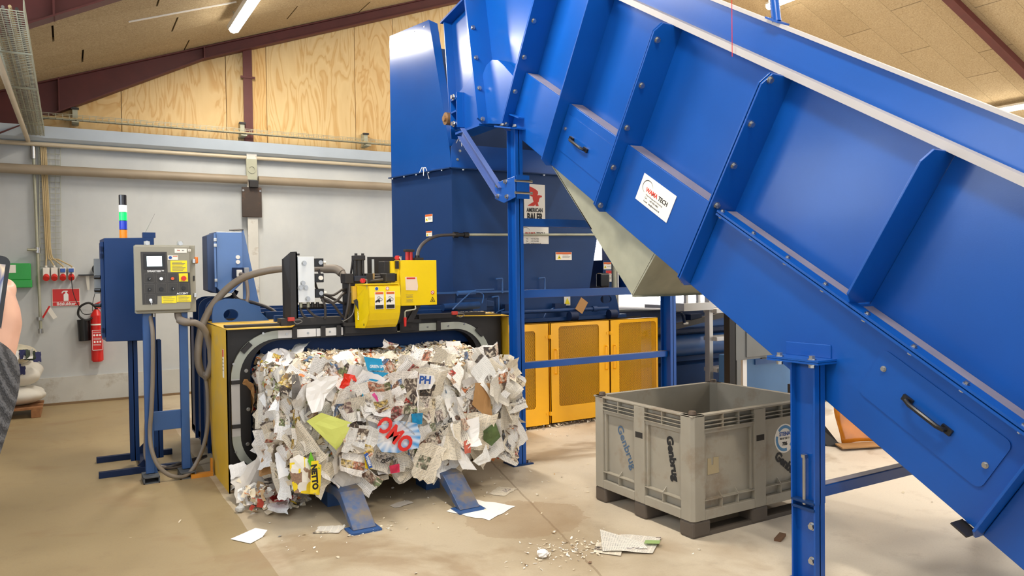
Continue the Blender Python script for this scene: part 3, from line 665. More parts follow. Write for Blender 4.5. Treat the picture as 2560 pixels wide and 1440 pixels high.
# chamber shell
MB().box((1.06, 6.16, .10), (1.14, 8.3, 1.22)).build('chamber_side', deep, bl)
MB().box((3.36, 6.16, .10), (3.44, 8.3, 1.22)).build('chamber_side', deep, bl)
MB().box((1.06, 6.16, 1.16), (3.44, 8.3, 1.24)).build('chamber_top', deep, bl)
MB().box((1.06, 6.16, .08), (3.44, 8.3, .16)).build('chamber_floor', deep, bl)
MB().box((1.06, 8.22, .10), (3.44, 8.3, 1.22)).build('chamber_rear', navy, bl)
MB().box((1.14, 6.20, 1.02), (3.36, 6.34, 1.14)).build('chamber_lintel', deep, bl, bevel=.01)
MB().box((1.14, 6.20, .2), (1.32, 6.9, 1.14)).build('chamber_liner', deep, bl, bevel=.01)
# black outlet frame with rounded opening
inner = ringpath(1.20, 3.20, .14, 1.145, .24, 10); oc = ringpath(1.025, 3.46, .02, 1.262, .02, 10)
MB().holed([(a, 6.07, b) for a, b in oc], [(a, 6.07, b) for a, b in inner], (0, .09, 0)).build('outlet_frame', black, bl)
lin_o = ringpath(1.11, 3.30, .10, 1.19, .30, 10)
MB().holed([(a, 6.045, b) for a, b in lin_o], [(a, 6.045, b) for a, b in inner], (0, .025, 0)).build('outlet_liner', M('outlet_black', (26, 24, 24), .42, var=.1), bl, smooth=True)
# wire track around the opening, in separate segments
co_ = ringpath(1.055, 3.33, .06, 1.222, .36, 12); ci_ = ringpath(1.118, 3.267, .123, 1.159, .297, 12)
nP = len(co_)
def seg(i0, i1, mat, f0=0, f1=0):
    """track piece between outline points i0..i1"""
    O = [V((co_[i % nP][0], 6.032, co_[i % nP][1])) for i in range(i0, i1 + 1)]; I = [V((ci_[i % nP][0], 6.032, ci_[i % nP][1])) for i in range(i0, i1 + 1)]
    m = MB()
    for k in range(len(O) - 1): m.prism([O[k], O[k + 1], I[k + 1], I[k]], (0, .03, 0))
    return m.build('wire_track', mat, bl)
trk = M('track_alloy', (176, 180, 168), .45, .3)
seg(0, 12, trk); seg(13, 25, trk); seg(26, 38, trk)
MB().box((1.055, 6.032, .42), (1.118, 6.062, .862)).build('wire_track', alu, bl)
for xa, xb, mt in ((1.415, 1.715, white), (1.72, 1.94, white), (2.62, 2.97, trk)):
    MB().box((xa, 6.03, 1.159), (xb, 6.062, 1.222)).build('wire_track', mt, bl)
MB().box((1.945, 6.02, 1.150), (2.615, 6.062, 1.235)).build('wire_track', black, bl)
clip = MB(); clip.box((-.018, -.022, -.045), (.018, 0, .045)); clip = clip.mesh('track_clip', black)
for x in (1.54, 1.77, 1.90, 2.80): inst('track_clip', clip, (x, 6.03, 1.195), bl)
for (x, z, a) in ((1.17, 1.10, 45), (1.165, .17, -45), (3.21, 1.12, -45)): inst('track_clip', clip, (x, 6.03, z), bl, (0, R(a), 0))
for z in (.84, .50): inst('track_clip', clip, (1.085, 6.03, z), bl, (0, R(90), 0), (.8, 1, .7))
for x, z in ((1.48, 1.19), (1.65, 1.19), (1.83, 1.19), (2.70, 1.19), (2.90, 1.19), (1.075, .98), (1.30, 1.205), (3.06, 1.20), (3.29, .95), (1.08, .3)): inst('bolt', BOLTS, (x, 6.03, z), bl, zto(fY))
for x, z in ((1.17, .92), (1.17, .35), (1.18, .62)): inst('bolt', BOLT, (x, 6.045, z), bl, zto(fY))
# stickers on the inner blue wall
for z, h, w_ in ((.88, .08, .075), (.70, .07, .075), (.55, .13, .075)):
    sticker(bl, (1.28, 6.197, z), xv, UP, w_, h, head=red, lines=2)
# beam carrying the wire tier
MB().box((1.44, 6.03, 1.255), (1.93, 6.16, 1.312)).build('tier_beam', black, bl); MB().box((2.62, 6.03, 1.262), (3.28, 6.16, 1.30)).build('tier_beam', black, bl)
MB().box((1.03, 6.06, 1.245), (3.46, 6.16, 1.275)).build('frame_top', black, bl)
# stiffener ribs on the left side and lifting lugs on top
def lug(y, th=.03):
    low = MB(); low.box((1.035, y, .08), (1.12, y + th, 1.22))
    low.build('side_rib', deep, bl)
    up_o = []
    hc = (1.185, 1.325); N = 40
    outl = [(1.035, 1.20), (1.52, 1.20), (1.52, 1.245), (1.47, 1.30), (1.37, 1.40), (1.31, 1.44), (1.24, 1.462), (1.13, 1.462), (1.07, 1.435), (1.042, 1.39), (1.035, 1.33)]
    # resample outline evenly
    pts = []; L = [0]
    for i in range(len(outl)):
        a = outl[i]; b = outl[(i + 1) % len(outl)]; L.append(L[-1] + math.dist(a, b))
    for k in range(N):
        d = L[-1] * k / N; i = max(j for j in range(len(outl)) if L[j] <= d); a = outl[i]; b = outl[(i + 1) % len(outl)]; f = (d - L[i]) / (L[i + 1] - L[i])
        pts.append((a[0] + (b[0] - a[0]) * f, a[1] + (b[1] - a[1]) * f))
    hol = [(hc[0] + .06 * math.cos(math.atan2(b - hc[1], a - hc[0])), hc[1] + .05 * math.sin(math.atan2(b - hc[1], a - hc[0]))) for a, b in pts]
    MB().holed([(a, y, b) for a, b in pts], [(a, y, b) for a, b in hol], (0, th, 0)).build('lifting_lug', slate if y < 6.9 else deep, bl)
for y in (6.72, 7.10, 7.50, 7.85): lug(y)
for i, y in enumerate((6.5, 6.85, 7.2, 7.55, 7.9, 8.2)): MB().box((1.5, y, 1.24), (3.40, y + .06, 1.315 + .02 * (i % 2))).build('top_rib', deep, bl, bevel=.004)
# main press body under the hopper
MB().box((3.44, 6.97, .10), (5.30, 8.1, 1.46)).build('press_body', deep, bl)
pe = [(5.30, .3), (5.62, .3), (5.60, 1.12), (5.585, 1.22), (5.56, 1.30), (5.54, 1.38), (5.50, 1.46), (5.30, 1.46)]
op = []
hc = (5.395, 1.335)
N = 40; outl = pe; L = [0]
for i in range(len(outl)): L.append(L[-1] + math.dist(outl[i], outl[(i + 1) % len(outl)]))
for k in range(N):
    d = L[-1] * k / N; i = max(j for j in range(len(outl)) if L[j] <= d); a = outl[i]; b = outl[(i + 1) % len(outl)]; f = (d - L[i]) / (L[i + 1] - L[i]); op.append((a[0] + (b[0] - a[0]) * f, a[1] + (b[1] - a[1]) * f))
hol = []
for a, b in op:
    an = math.atan2(b - hc[1], a - hc[0]); c_, s_ = math.cos(an), math.sin(an); hol.append((hc[0] + .085 * c_, hc[1] + .05 * s_))
MB().holed([(a, 6.97, b) for a, b in op], [(a, 6.97, b) for a, b in hol], (0, .03, 0)).build('end_plate', deep, bl)
MB().box((3.20, 6.93, 1.448), (5.30, 7.0, 1.466)).build('ledge', slate, bl)
MB().box((3.44, 6.85, 1.12), (5.6, 6.97, 1.16)).build('side_rail', deep, bl)
MB().cyl((3.9, 6.84, 1.235), (5.32, 6.84, 1.235), .022, 12).cyl((5.1, 6.84, 1.235), (5.16, 6.84, 1.235), .032, 12).cyl((4.9, 6.84, 1.235), (4.94, 6.84, 1.235), .03, 12).build('hydraulic_pipe', deep, bl, smooth=True)
for x in (4.05, 4.75, 5.3): MB().cyl((x, 6.80, 1.17), (x + .10, 6.80, 1.17), .052, 16).build('pipe_fitting', navy, bl, smooth=True)
for x, z in ((3.98, 1.53), (3.93, 1.34), (4.52, 1.53)):
    m = MB().tube([(x - .08, 6.93, z + .06), (x - .02, 6.93, z + .065), (x, 6.93, z + .05), (x, 6.93, z - .09)], .010, 8, smooth=4); m.build('grease_line', slate, bl, smooth=True)
for x, z in ((3.98, 1.23), (4.62, 1.22)):
    MB().box((x, 6.88, z), (x + .07, 6.94, z + .09)).box((x + .08, 6.90, z + .02), (x + .16, 6.94, z + .08)).build('limit_switch', navy, bl)
    MB().tube([(x, 6.9, z + .04), (x - .1, 6.9, z), (x - .16, 6.9, z - .1)], .008, 6, smooth=5).build('switch_cable', slate, bl, smooth=True)
sticker(bl, (4.19, 6.965, 1.33), xv, UP, .10, .075, head=label_o, lines=2, tri=True)
sticker(bl, (4.84, 6.965, 1.335), xv, UP, .085, .11, lines=0, tri=False); MB().prism([(4.805, 6.962, 1.295), (4.875, 6.962, 1.295), (4.84, 6.962, 1.365)], (0, -.002, 0)).build('hazard_triangle', label_y, bl)
MB().prism([(3.70, 6.86, 1.30), (3.84, 6.86, 1.30), (3.84, 6.86, 1.36), (3.74, 6.86, 1.38), (3.70, 6.86, 1.36)], (0, .10, 0)).build('valve_body', deep, bl, bevel=.01)
MB().box((3.44, 6.80, 1.26), (3.72, 6.96, 1.40)).build('valve_box', deep, bl, bevel=.01)
MB().cyl((3.36, 6.76, 1.455), (3.56, 6.76, 1.46), .025, 10).bar((3.56, 6.76, 1.485), (3.78, 6.76, 1.49), .02, .01).build('latch_rod', slate, bl, smooth=True)
MB().cyl((3.05, 6.45, 1.335), (3.45, 6.48, 1.345), .035, 14).build('hydraulic_pipe', deep, bl, smooth=True)
MB().tube([(2.98, 6.1, 1.33), (3.2, 6.3, 1.42), (3.45, 6.6, 1.47), (3.62, 6.7, 1.44), (3.5, 6.5, 1.36)], .006, 6, smooth=6).build('signal_cable', slate, bl, smooth=True)
# rear half of the baler with the main cylinder
MB().box((5.62, 7.30, .12), (9.6, 8.4, .42)).build('cylinder_bed', deep, bl)
MB().box((5.62, 7.5, 1.05), (9.6, 8.3, 1.14)).build('upper_deck', navy, bl)
MB().cyl((5.62, 7.45, .66), (9.4, 7.45, .66), .145, 28).build('main_cylinder', slate, bl, smooth=True)
MB().box((5.62, 7.34, .84), (9.4, 7.60, .88)).build('cylinder_rail', navy, bl)
MB().box((5.62, 7.62, .40), (9.6, 7.66, 1.06)).build('rear_side_plate', slate, bl)
MB().bar((6.3, 7.32, .86), (8.4, 7.32, 1.16), .07, .07).build('hydraulic_line', hosed, bl)
MB().tube([(6.7, 7.28, 1.10), (6.85, 7.26, 1.10), (6.9, 7.26, .98)], .02, 8, smooth=4).build('short_hose', navy, bl, smooth=True)
MB().box((7.05, 7.3, .96), (7.25, 7.4, 1.08)).build('valve_block', navy, bl)
MB().box((6.90, 7.27, .955), (6.98, 7.285, .985)).build('tag_plate', label_w, bl)
# cardboard scrap lodged behind the pipe
MB().obox((4.92, 6.80, 1.28), (.55, 0, .83), (-.83, 0, .55), (0, 1, 0), (.075, .055, .004)).build('cardboard_scrap', M('kraft_card', (182, 138, 88), .8, var=.1), None, label='brown cardboard scrap caught on the blue pipe above the yellow mesh doors', cat='cardboard')
# white cover sheet lying over the rear of the machine
def sheet(u, v_): return (5.70 + u * 2.0, 7.45 + v_ * .8, 1.17 + .012 * math.sin(u * 9) + .04 * v_)
ws = MB(); ws.grid(sheet, 16, 6); so = ws.build('cover_sheet', white, None, smooth=True, label='white sheet covering the rear top of the baler behind the post', cat='sheet'); so.modifiers.new('thick', 'SOLIDIFY').thickness = .01

# ================================================================ YELLOW MESH GUARD DOORS
mg = thing('mesh_guard', (5.0, 6.65, .03), 'bright yellow guard fence with three expanded metal doors along the baler side', 'guard fence')
def diamond_mesh(m, x0, x1, z0, z1, y, p=.024, sl=.52, wd=.0029):
    for sg in (1, -1):
        c = z0 - (x1 - x0) * sl; c1 = z1 + (x1 - x0) * sl
        while c < c1:
            # line z = c + sg*sl*(x-xs)
            pts = []
            for x, z in ((x0, c), (x1, c + sg * sl * (x1 - x0))): pts.append((x, z))
            (xa, za), (xb, zb) = pts
            def cut(xa, za, xb, zb):
                t0, t1 = 0.0, 1.0; dz = zb - za
                for lim, s in ((z0, 1), (z1, -1)):
                    fa, fb = s * (za - lim), s * (zb - lim)
                    if fa < 0 and fb < 0: return None
                    if fa < 0: t0 = max(t0, fa / (fa - fb))
                    elif fb < 0: t1 = min(t1, fa / (fa - fb))
                if t1 - t0 < .01: return None
                return (xa + (xb - xa) * t0, za + dz * t0, xa + (xb - xa) * t1, za + dz * t1)
            r = cut(xa, za, xb, zb)
            if r: m.bar((r[0], y, r[1]), (r[2], y, r[3]), .0025, wd)
            c += p * sl * 2 * .5 * 1.0
    return m
hand = MB().tube([(0, 0, .13), (0, -.035, .13), (0, -.04, .12), (0, -.04, -.12), (0, -.035, -.13), (0, 0, -.13)], .008, 8).mesh('handle', amber_y, smooth=True)
hinge = MB().cyl((0, -.012, -.02), (0, -.012, .02), .014, 10).box((-.05, -.006, -.012), (.05, .006, .012)).mesh('hinge', amber_y)
for i, (xa, xb, ma, mb_) in enumerate(((3.62, 4.385, 3.74, 4.215), (4.40, 5.19, 4.505, 5.045), (5.20, 5.905, 5.325, 5.872))):
    z0, z1, mz0, mz1 = .04 if i else .03, 1.117, .215, 1.075 if i else 1.04
    y = 6.65 + (.0 if i else .01)
    outer = ringpath(xa, xb, z0, z1, .004, 6); innr = ringpath(ma, mb_, mz0, mz1, .035, 6)
    d = MB().holed([(a, y, b) for a, b in outer], [(a, y, b) for a, b in innr], (0, .006, 0)).build('guard_door', amber_y, mg)
    ed = MB(); ed.box((xa, y, z1 - .006), (xb, y + .04, z1)); ed.box((xa, y, z0), (xa + .006, y + .04, z1)); ed.box((xb - .006, y, z0), (xb, y + .04, z1)); ed.box((xa, y, z0), (xb, y + .04, z0 + .006)); ed.build('folded_edge', amber_y, d)
    diamond_mesh(MB(), ma - .01, mb_ + .01, mz0 - .01, mz1 + .01, y + .010).build('expanded_mesh', amber_y, d, kind='stuff')
    hx = {0: None, 1: xa + .06, 2: xa + .055}[i]
    if hx: inst('handle', hand, (hx, y, .70), d)
    if i == 1: inst('handle', hand, (xb - .05, y, .70), d)
    for z in (.15, .97):
        if i < 2: inst('hinge', hinge, (xb + .005, y, z), mg)
for xa, xb in ((3.6, 3.64), (4.37, 4.41), (5.18, 5.21), (5.88, 5.905)): MB().box((xa, 6.70, 0), (xb, 6.74, 1.10)).build('fence_post', amber_y, mg)
MB().box((3.6, 6.95, .1), (5.9, 6.96, 1.12)).build('mesh_gap_sheet', M('mesh_gap_shade', (30, 26, 24), .8), bl)  # added dark sheet: the shade behind the mesh is put into its colour
# ================================================================ YELLOW OUTLET GUARDS
gl = thing('outlet_guard', (1.03, 6.3, 0), 'dusty mustard yellow corner guard on the left side of the bale outlet', 'guard')
MB().prism([(1.018, 5.975, 0), (1.018, 6.70, 0), (1.018, 6.80, .3), (1.018, 6.95, 1.25), (1.018, 5.975, 1.25)], (.006, 0, 0)).build('side_plate', mustard, gl)
MB().prism([(1.018, 5.975, 1.248), (1.50, 5.93, 1.248), (1.58, 6.10, 1.262), (1.62, 6.88, 1.262), (1.018, 6.95, 1.262)], (0, 0, .006)).build('top_plate', mustard, gl)
MB().box((1.018, 5.975, 0), (1.024, 6.0, 1.25)).build('front_lip', mustard, gl)
MB().box((1.03, 6.90, 1.26), (1.62, 6.93, 1.285)).build('rear_angle', black, gl)
sticker(gl, (1.0155, 6.12, .98), V((0, -1, 0)), UP, .05, .22, label_w, head=red, lines=4)
gr = thing('outlet_guard', (3.49, 6.3, 0), 'mustard yellow corner guard on the right side of the bale outlet, behind the blue post', 'guard')
MB().prism([(3.486, 5.975, .05), (3.486, 6.42, .05), (3.486, 6.5, 1.25), (3.486, 5.975, 1.25)], (.006, 0, 0)).build('side_plate', mustard, gr)
MB().prism([(2.98, 6.02, 1.272), (3.49, 5.95, 1.258), (3.52, 6.55, 1.272), (3.30, 6.60, 1.272)], (0, 0, .006)).build('top_plate', mustard, gr)
m = MB()
for i in range(70):
    x, y = random.uniform(3.2, 3.47), random.uniform(6.1, 6.5); a = random.uniform(0, 3); k = random.uniform(.006, .018)
    m.obox((x, y, 1.281 + random.uniform(0, .006)), (math.cos(a), math.sin(a), 0), (-math.sin(a), math.cos(a), .2), (0, 0, 1), (k, k * .4, .001))
m.build('paper_crumbs', whitepl, gr, kind='stuff')

# ================================================================ WIRE TIER
wt = thing('wire_tier', (2.2, 6.05, 1.23), 'automatic wire tier with black frame and bright yellow covers on top of the bale outlet', 'wire tier')
cb = MB(); cb.prism([(1.565, 6.04, 1.30), (1.565, 6.04, 1.845), (1.545, 6.12, 1.845), (1.50, 6.20, 1.79), (1.50, 6.20, 1.30)], (.012, 0, 0)); cb.box((1.52, 6.04, 1.30), (1.577, 6.05, 1.835)); cb.box((1.495, 6.19, 1.30), (1.577, 6.20, 1.79))
cb.build('valve_column', black, wt)
vb = MB().box((1.580, 6.03, 1.436), (1.712, 6.10, 1.805)).build('valve_block', M('valve_alloy', (224, 226, 224), .35, .25), wt, bevel=.003)
for x, z in ((1.628, 1.752), (1.615, 1.592), (1.595, 1.555), (1.637, 1.555), (1.652, 1.465)): inst('block_plug', BOLTB, (x, 6.03, z), vb, zto(fY))
MB().box((1.575, 6.05, 1.815), (1.60, 6.08, 1.83)).build('top_bolt', black, wt)
for z, s_, kn in ((1.757, .034, 0), (1.632, .036, 1), (1.508, .036, 0)):
    so = MB().box((1.715, 6.02, z - s_), (1.785, 6.09, z + s_)).build('solenoid', plastic, wt, bevel=.004)
    MB().cyl((1.757, 6.02, z), (1.757, 6.004, z), .018, 14).build('solenoid_cap', label_w if kn else steel, so, smooth=True)
    if not kn: MB().cyl((1.785, 6.055, z), (1.812, 6.055, z), .014, 10).build('cable_gland', whitepl, so, smooth=True)
for x, c_ in ((1.605, 0), (1.665, 0), (1.70, 1), (1.74, 1)):
    MB().cyl((x, 6.06, 1.435), (x, 6.06, 1.395), .013, 10).build('hose_fitting', galv if not c_ else black, wt, smooth=True)
MB().cyl((1.60, 6.08, 1.405), (1.80, 6.08, 1.40), .022, 12).build('manifold', black, wt, smooth=True)
hs = [[(1.60, 6.07, 1.40), (1.62, 6.05, 1.33), (1.68, 6.05, 1.29)], [(1.65, 6.08, 1.40), (1.72, 6.05, 1.32), (1.85, 6.06, 1.29)],
      [(1.78, 6.06, 1.50), (1.86, 6.03, 1.49), (1.94, 6.05, 1.53), (1.99, 6.08, 1.53)], [(1.78, 6.08, 1.45), (1.87, 6.03, 1.43), (1.95, 6.04, 1.50), (2.0, 6.08, 1.51)],
      [(1.77, 6.06, 1.47), (1.83, 6.0, 1.44), (1.92, 6.02, 1.33), (1.98, 6.04, 1.27)], [(1.73, 6.09, 1.60), (1.76, 6.1, 1.53), (1.86, 6.1, 1.47), (1.98, 6.1, 1.41)],
      [(1.77, 6.04, 1.47), (1.79, 6.02, 1.40), (1.79, 6.02, 1.30)], [(2.0, 6.02, 1.60), (1.985, 5.99, 1.50), (1.965, 5.98, 1.38), (1.945, 6.0, 1.28)],
      [(2.02, 6.03, 1.56), (2.0, 6.0, 1.45), (1.97, 6.0, 1.33)], [(1.755, 6.06, 1.70), (1.76, 6.05, 1.66)]]
for h_ in hs: MB().tube(h_, .0105, 8, smooth=6).build('hydraulic_hose', hosed, wt, smooth=True)
MB().tube([(1.93, 6.0, 1.27), (2.0, 5.96, 1.33), (2.02, 5.97, 1.45), (1.99, 6.0, 1.53)], .004, 6, smooth=6).build('signal_cable', inkgrey, wt, smooth=True)
# centre tying head
MB().box((1.98, 6.02, 1.24), (2.14, 6.16, 1.64)).build('head_frame', black, wt, bevel=.005)
MB().box((1.955, 6.0, 1.585), (2.03, 6.12, 1.665)).build('cylinder_lug', black, wt, bevel=.004); MB().box((2.135, 6.0, 1.585), (2.195, 6.12, 1.665)).build('cylinder_lug', black, wt, bevel=.004)
MB().box((2.03, 5.98, 1.60), (2.135, 6.02, 1.645)).build('cylinder_block', M('dark_blue_black', (34, 40, 56), .45), wt, bevel=.004)
cy = MB(); cy.cyl((2.085, 6.04, 1.60), (2.085, 6.04, 1.78), .034, 20); cy.cyl((2.052, 6.01, 1.60), (2.052, 6.01, 1.78), .007, 8); cy.cyl((2.118, 6.01, 1.60), (2.118, 6.01, 1.78), .007, 8); cy.cyl((2.052, 6.07, 1.60), (2.052, 6.07, 1.78), .007, 8); cy.cyl((2.118, 6.07, 1.60), (2.118, 6.07, 1.78), .007, 8)
cy.build('tie_rod_cylinder', black, wt, smooth=True)
MB().box((2.04, 5.995, 1.775), (2.13, 6.085, 1.815)).build('cylinder_cap', black, wt, bevel=.004)
for x in (2.056, 2.114): MB().cyl((x, 6.015, 1.815), (x, 6.015, 1.832), .012, 6).build('cap_nut', black, wt)
MB().prism([(2.035, 6.10, 1.64), (2.06, 6.10, 1.80), (2.06, 6.13, 1.80), (2.035, 6.13, 1.64)], (.01, 0, 0)).build('web_plate', black, wt)
MB().box((2.0, 5.95, 1.42), (2.035, 6.02, 1.56)).build('mustard_plate', mustard, wt); MB().box((2.045, 5.96, 1.46), (2.085, 5.97, 1.55)).build('tag_plate', M('tag_grey', (120, 112, 100), .5), wt)
MB().bar((2.02, 5.95, 1.45), (2.07, 5.93, 1.34), .03, .03).build('lever', black, wt)
MB().box((2.06, 5.86, 1.24), (2.12, 6.02, 1.45)).build('twister_housing', black, wt)
for k in range(7): MB().cyl((2.035, 5.935, 1.285 + .011 * k), (2.06, 5.93, 1.29 + .011 * k), .004, 6).build('spring_coil', steel, wt, smooth=True)
MB().box((1.93, 5.98, 1.235), (2.62, 6.06, 1.262)).build('head_base', black, wt); MB().box((1.95, 6.0, 1.17), (2.58, 6.03, 1.235)).build('base_skirt', black, wt)
# curved yellow cover with side cheeks
prof = [(5.80, 1.572), (5.765, 1.555), (5.752, 1.47), (5.757, 1.40), (5.772, 1.34), (5.80, 1.285), (5.84, 1.24), (5.875, 1.217)]
yc = MB(); yc.prism([(2.075, y, z) for y, z in prof] + [(2.075, y + .006, z + .006) for y, z in reversed(prof)], (.265, 0, 0)); ycv = yc.build('twister_cover', yellow, wt)
chk = [(2.072, y, z) for y, z in prof] + [(2.03, 5.98, 1.215), (2.03, 5.99, 1.31), (2.024, 5.98, 1.35), (2.024, 5.98, 1.42), (2.03, 5.99, 1.45), (2.03, 5.98, 1.57)]
MB().prism(chk, (.005, 0, 0)).build('cover_cheek', yellow, ycv)
MB().box((2.03, 5.765, 1.572), (2.335, 5.97, 1.580)).build('cover_top', yellow, ycv)
sy = lambda z: 5.745
for x in (2.155, 2.250):
    st = MB().box((x - .038, 5.7505, 1.375), (x + .038, 5.753, 1.515)).build('warning_sticker', label_w, ycv)
    MB().box((x - .034, 5.7490, 1.495), (x + .034, 5.7515, 1.512)).build('header_band', label_o, st)
    MB().box((x - .034, 5.7490, 1.378), (x + .034, 5.7515, 1.408)).build('footer_band', ink, st)
    for cx, cz, rr_ in ((x + .012, 1.452, .013), (x - .004, 1.467, .011)):
        MB().holed([(cx + rr_ * math.cos(a / 16 * 6.283), 5.7495, cz + rr_ * math.sin(a / 16 * 6.283)) for a in range(16)], [(cx + rr_ * .78 * math.cos(a / 16 * 6.283), 5.7495, cz + rr_ * .78 * math.sin(a / 16 * 6.283)) for a in range(16)], (0, -.0008, 0)).build('gear_symbol', ink, st)
    MB().prism([(x - .034, 5.7495, 1.44), (x - .01, 5.7495, 1.456), (x + .008, 5.7495, 1.444), (x + .0, 5.7495, 1.424), (x - .012, 5.7495, 1.436), (x - .034, 5.7495, 1.425)], (0, -.0008, 0)).build('hand_symbol', ink, st)
for x, mt in ((2.133, inkblue), (2.225, label_w)):
    dk = MB().cyl((x, 5.752, 1.54), (x, 5.7495, 1.54), .016, 18).build('pictogram', label_w, ycv); MB().cyl((x, 5.7495, 1.54), (x, 5.7485, 1.54), .0135, 18).build('pictogram_disc', mt, dk)
    if mt is label_w: MB().holed([(x + .015 * math.cos(a / 16 * 6.283), 5.7488, 1.54 + .015 * math.sin(a / 16 * 6.283)) for a in range(16)], [(x + .011 * math.cos(a / 16 * 6.283), 5.7488, 1.54 + .011 * math.sin(a / 16 * 6.283)) for a in range(16)], (0, -.0008, 0)).build('ban_ring', red, dk)
# yellow box
yb = MB().box((2.40, 5.895, 1.388), (2.732, 6.04, 1.772)).build('yellow_box', yellow, wt, bevel=.003)
MB().box((2.33, 5.93, 1.565), (2.40, 6.02, 1.765)).build('box_side_flange', yellow, yb)
MB().prism([(2.445, 5.893, 1.52), (2.55, 5.893, 1.515), (2.556, 5.893, 1.55), (2.545, 5.893, 1.63), (2.44, 5.893, 1.632)], (0, -.0015, 0)).build('torn_label', M('torn_label', (238, 214, 190), .6), yb)
MB().box((2.452, 5.8905, 1.613), (2.53, 5.893, 1.626)).build('label_print', inkred, yb)
pl_ = MB()
for i in range(7):
    if i != 3: pl_.box((2.442 + .004 * (i % 3), 5.8932, 1.478 - i * .010), (2.51 - .006 * (i % 2), 5.8945, 1.480 - i * .010))
pl_.build('print_lines', inkgrey, yb)
for cx, cz in ((2.69, 1.495),):
    dk = MB().cyl((cx, 5.895, cz), (cx, 5.8925, cz), .017, 18).build('pictogram', label_w, yb)
    MB().holed([(cx + .017 * math.cos(a / 16 * 6.283), 5.892, cz + .017 * math.sin(a / 16 * 6.283)) for a in range(16)], [(cx + .0125 * math.cos(a / 16 * 6.283), 5.892, cz + .0125 * math.sin(a / 16 * 6.283)) for a in range(16)], (0, -.0008, 0)).build('ban_ring', red, dk)
    MB().bar((cx - .011, 5.8915, cz + .011), (cx + .011, 5.8915, cz - .011), .004, .0008, fY).build('ban_bar', red, dk)
tr = MB(); q0 = V((2.69, 5.893, 1.415)); tr.holed([q0 + V((-.024, 0, 0)), q0 + V((.024, 0, 0)), q0 + V((0, 0, .042))], [q0 + V((-.018, 0, .0035)), q0 + V((.018, 0, .0035)), q0 + V((0, 0, .034))], (0, -.0012, 0)); tr.build('hazard_triangle', ink, yb)
MB().cyl((2.69, 5.893, 1.428), (2.69, 5.892, 1.428), .006, 10).build('hazard_symbol', ink, yb)
MB().tube([(2.405, 5.91, 1.71), (2.405, 5.90, 1.77), (2.40, 5.89, 1.79), (2.385, 5.89, 1.79)], .005, 6).build('wire_bracket', whitepl, yb)
for x, y, z, n_ in ((2.375, 5.90, 1.775, 0), (2.035, 5.80, 1.588, 1)):
    kb = MB().cyl((x, y, z), (x, y, z + .035), .017, 10).box((x - .022, y - .01, z + .008), (x + .022, y + .01, z + .026)).build('red_knob', redpl, wt, bevel=.003)
    MB().tube([(x + .015, y, z + .03), (x + .035, y, z + .03), (x + .035, y, z - .05)], .003, 6).build('retaining_clip', galv, kb)
MB().box((2.36, 5.89, 1.70), (2.385, 5.92, 1.765)).build('latch', black, yb)
for x in (2.505, 2.54): MB().cyl((x, 6.0, 1.772), (x, 6.0, 1.845), .016, 14).build('red_cylinder', M('dark_red_plastic', (170, 36, 40), .4), wt, smooth=True)
MB().box((2.48, 5.975, 1.845), (2.565, 6.025, 1.868)).build('cylinder_cap', black, wt, bevel=.003)
MB().box((2.565, 5.96, 1.772), (2.64, 6.03, 1.795)).build('cable_gland_plate', black, wt); MB().cyl((2.60, 6.0, 1.79), (2.60, 6.0, 1.815), .022, 12).build('cable_gland', plastic, wt, smooth=True)
MB().box((2.29, 6.38, 1.46), (2.60, 6.40, 1.812)).build('rear_plate', black, wt); MB().box((2.325, 6.372, 1.60), (2.345, 6.382, 1.79)).build('pale_strip', M('pale_strip', (196, 200, 198), .5), wt)
MB().box((2.28, 5.96, 1.655), (2.34, 6.10, 1.765)).build('motor_block', black, wt, bevel=.006); MB().box((2.27, 5.90, 1.59), (2.36, 6.05, 1.665)).build('motor_block', black, wt, bevel=.01); MB().cyl((2.36, 5.95, 1.60), (2.36, 5.95, 1.66), .03, 14).build('motor_cap', plastic, wt, smooth=True)
for h_ in ([(2.18, 6.08, 1.60), (2.23, 6.05, 1.625), (2.30, 6.02, 1.635)], [(2.16, 6.02, 1.59), (2.21, 5.98, 1.605), (2.28, 5.97, 1.61)], [(2.18, 6.15, 1.65), (2.24, 6.1, 1.65), (2.30, 6.05, 1.65)]): MB().tube(h_, .013, 8, smooth=6).build('hydraulic_hose', hosed, wt, smooth=True)
MB().box((2.19, 6.04, 1.605), (2.225, 6.07, 1.665)).build('brass_fitting', M('brass', (196, 160, 104), .35, .5), wt)
# arm, crank with red grip
MB().prism([(2.40, 5.96, 1.25), (2.44, 5.96, 1.25), (2.50, 5.96, 1.27), (2.57, 5.96, 1.39), (2.40, 5.96, 1.39)], (0, .04, 0)).build('arm_plate', black, wt)
MB().prism([(2.46, 5.93, 1.245), (2.52, 5.93, 1.245), (2.60, 5.93, 1.39), (2.55, 5.93, 1.39)], (0, .03, 0)).build('arm_link', black, wt, bevel=.004)
MB().tube([(2.53, 5.90, 1.385), (2.53, 5.89, 1.36), (2.52, 5.885, 1.355), (2.44, 5.885, 1.345), (2.43, 5.885, 1.335), (2.43, 5.885, 1.29)], .0065, 8).build('crank', galv, wt, smooth=True)
MB().cyl((2.43, 5.885, 1.29), (2.43, 5.885, 1.215), .0135, 12, .010).build('crank_grip', redpl, wt, smooth=True)
MB().box((2.405, 6.0, 1.165), (2.43, 6.03, 1.255)).build('clip', galv, wt)
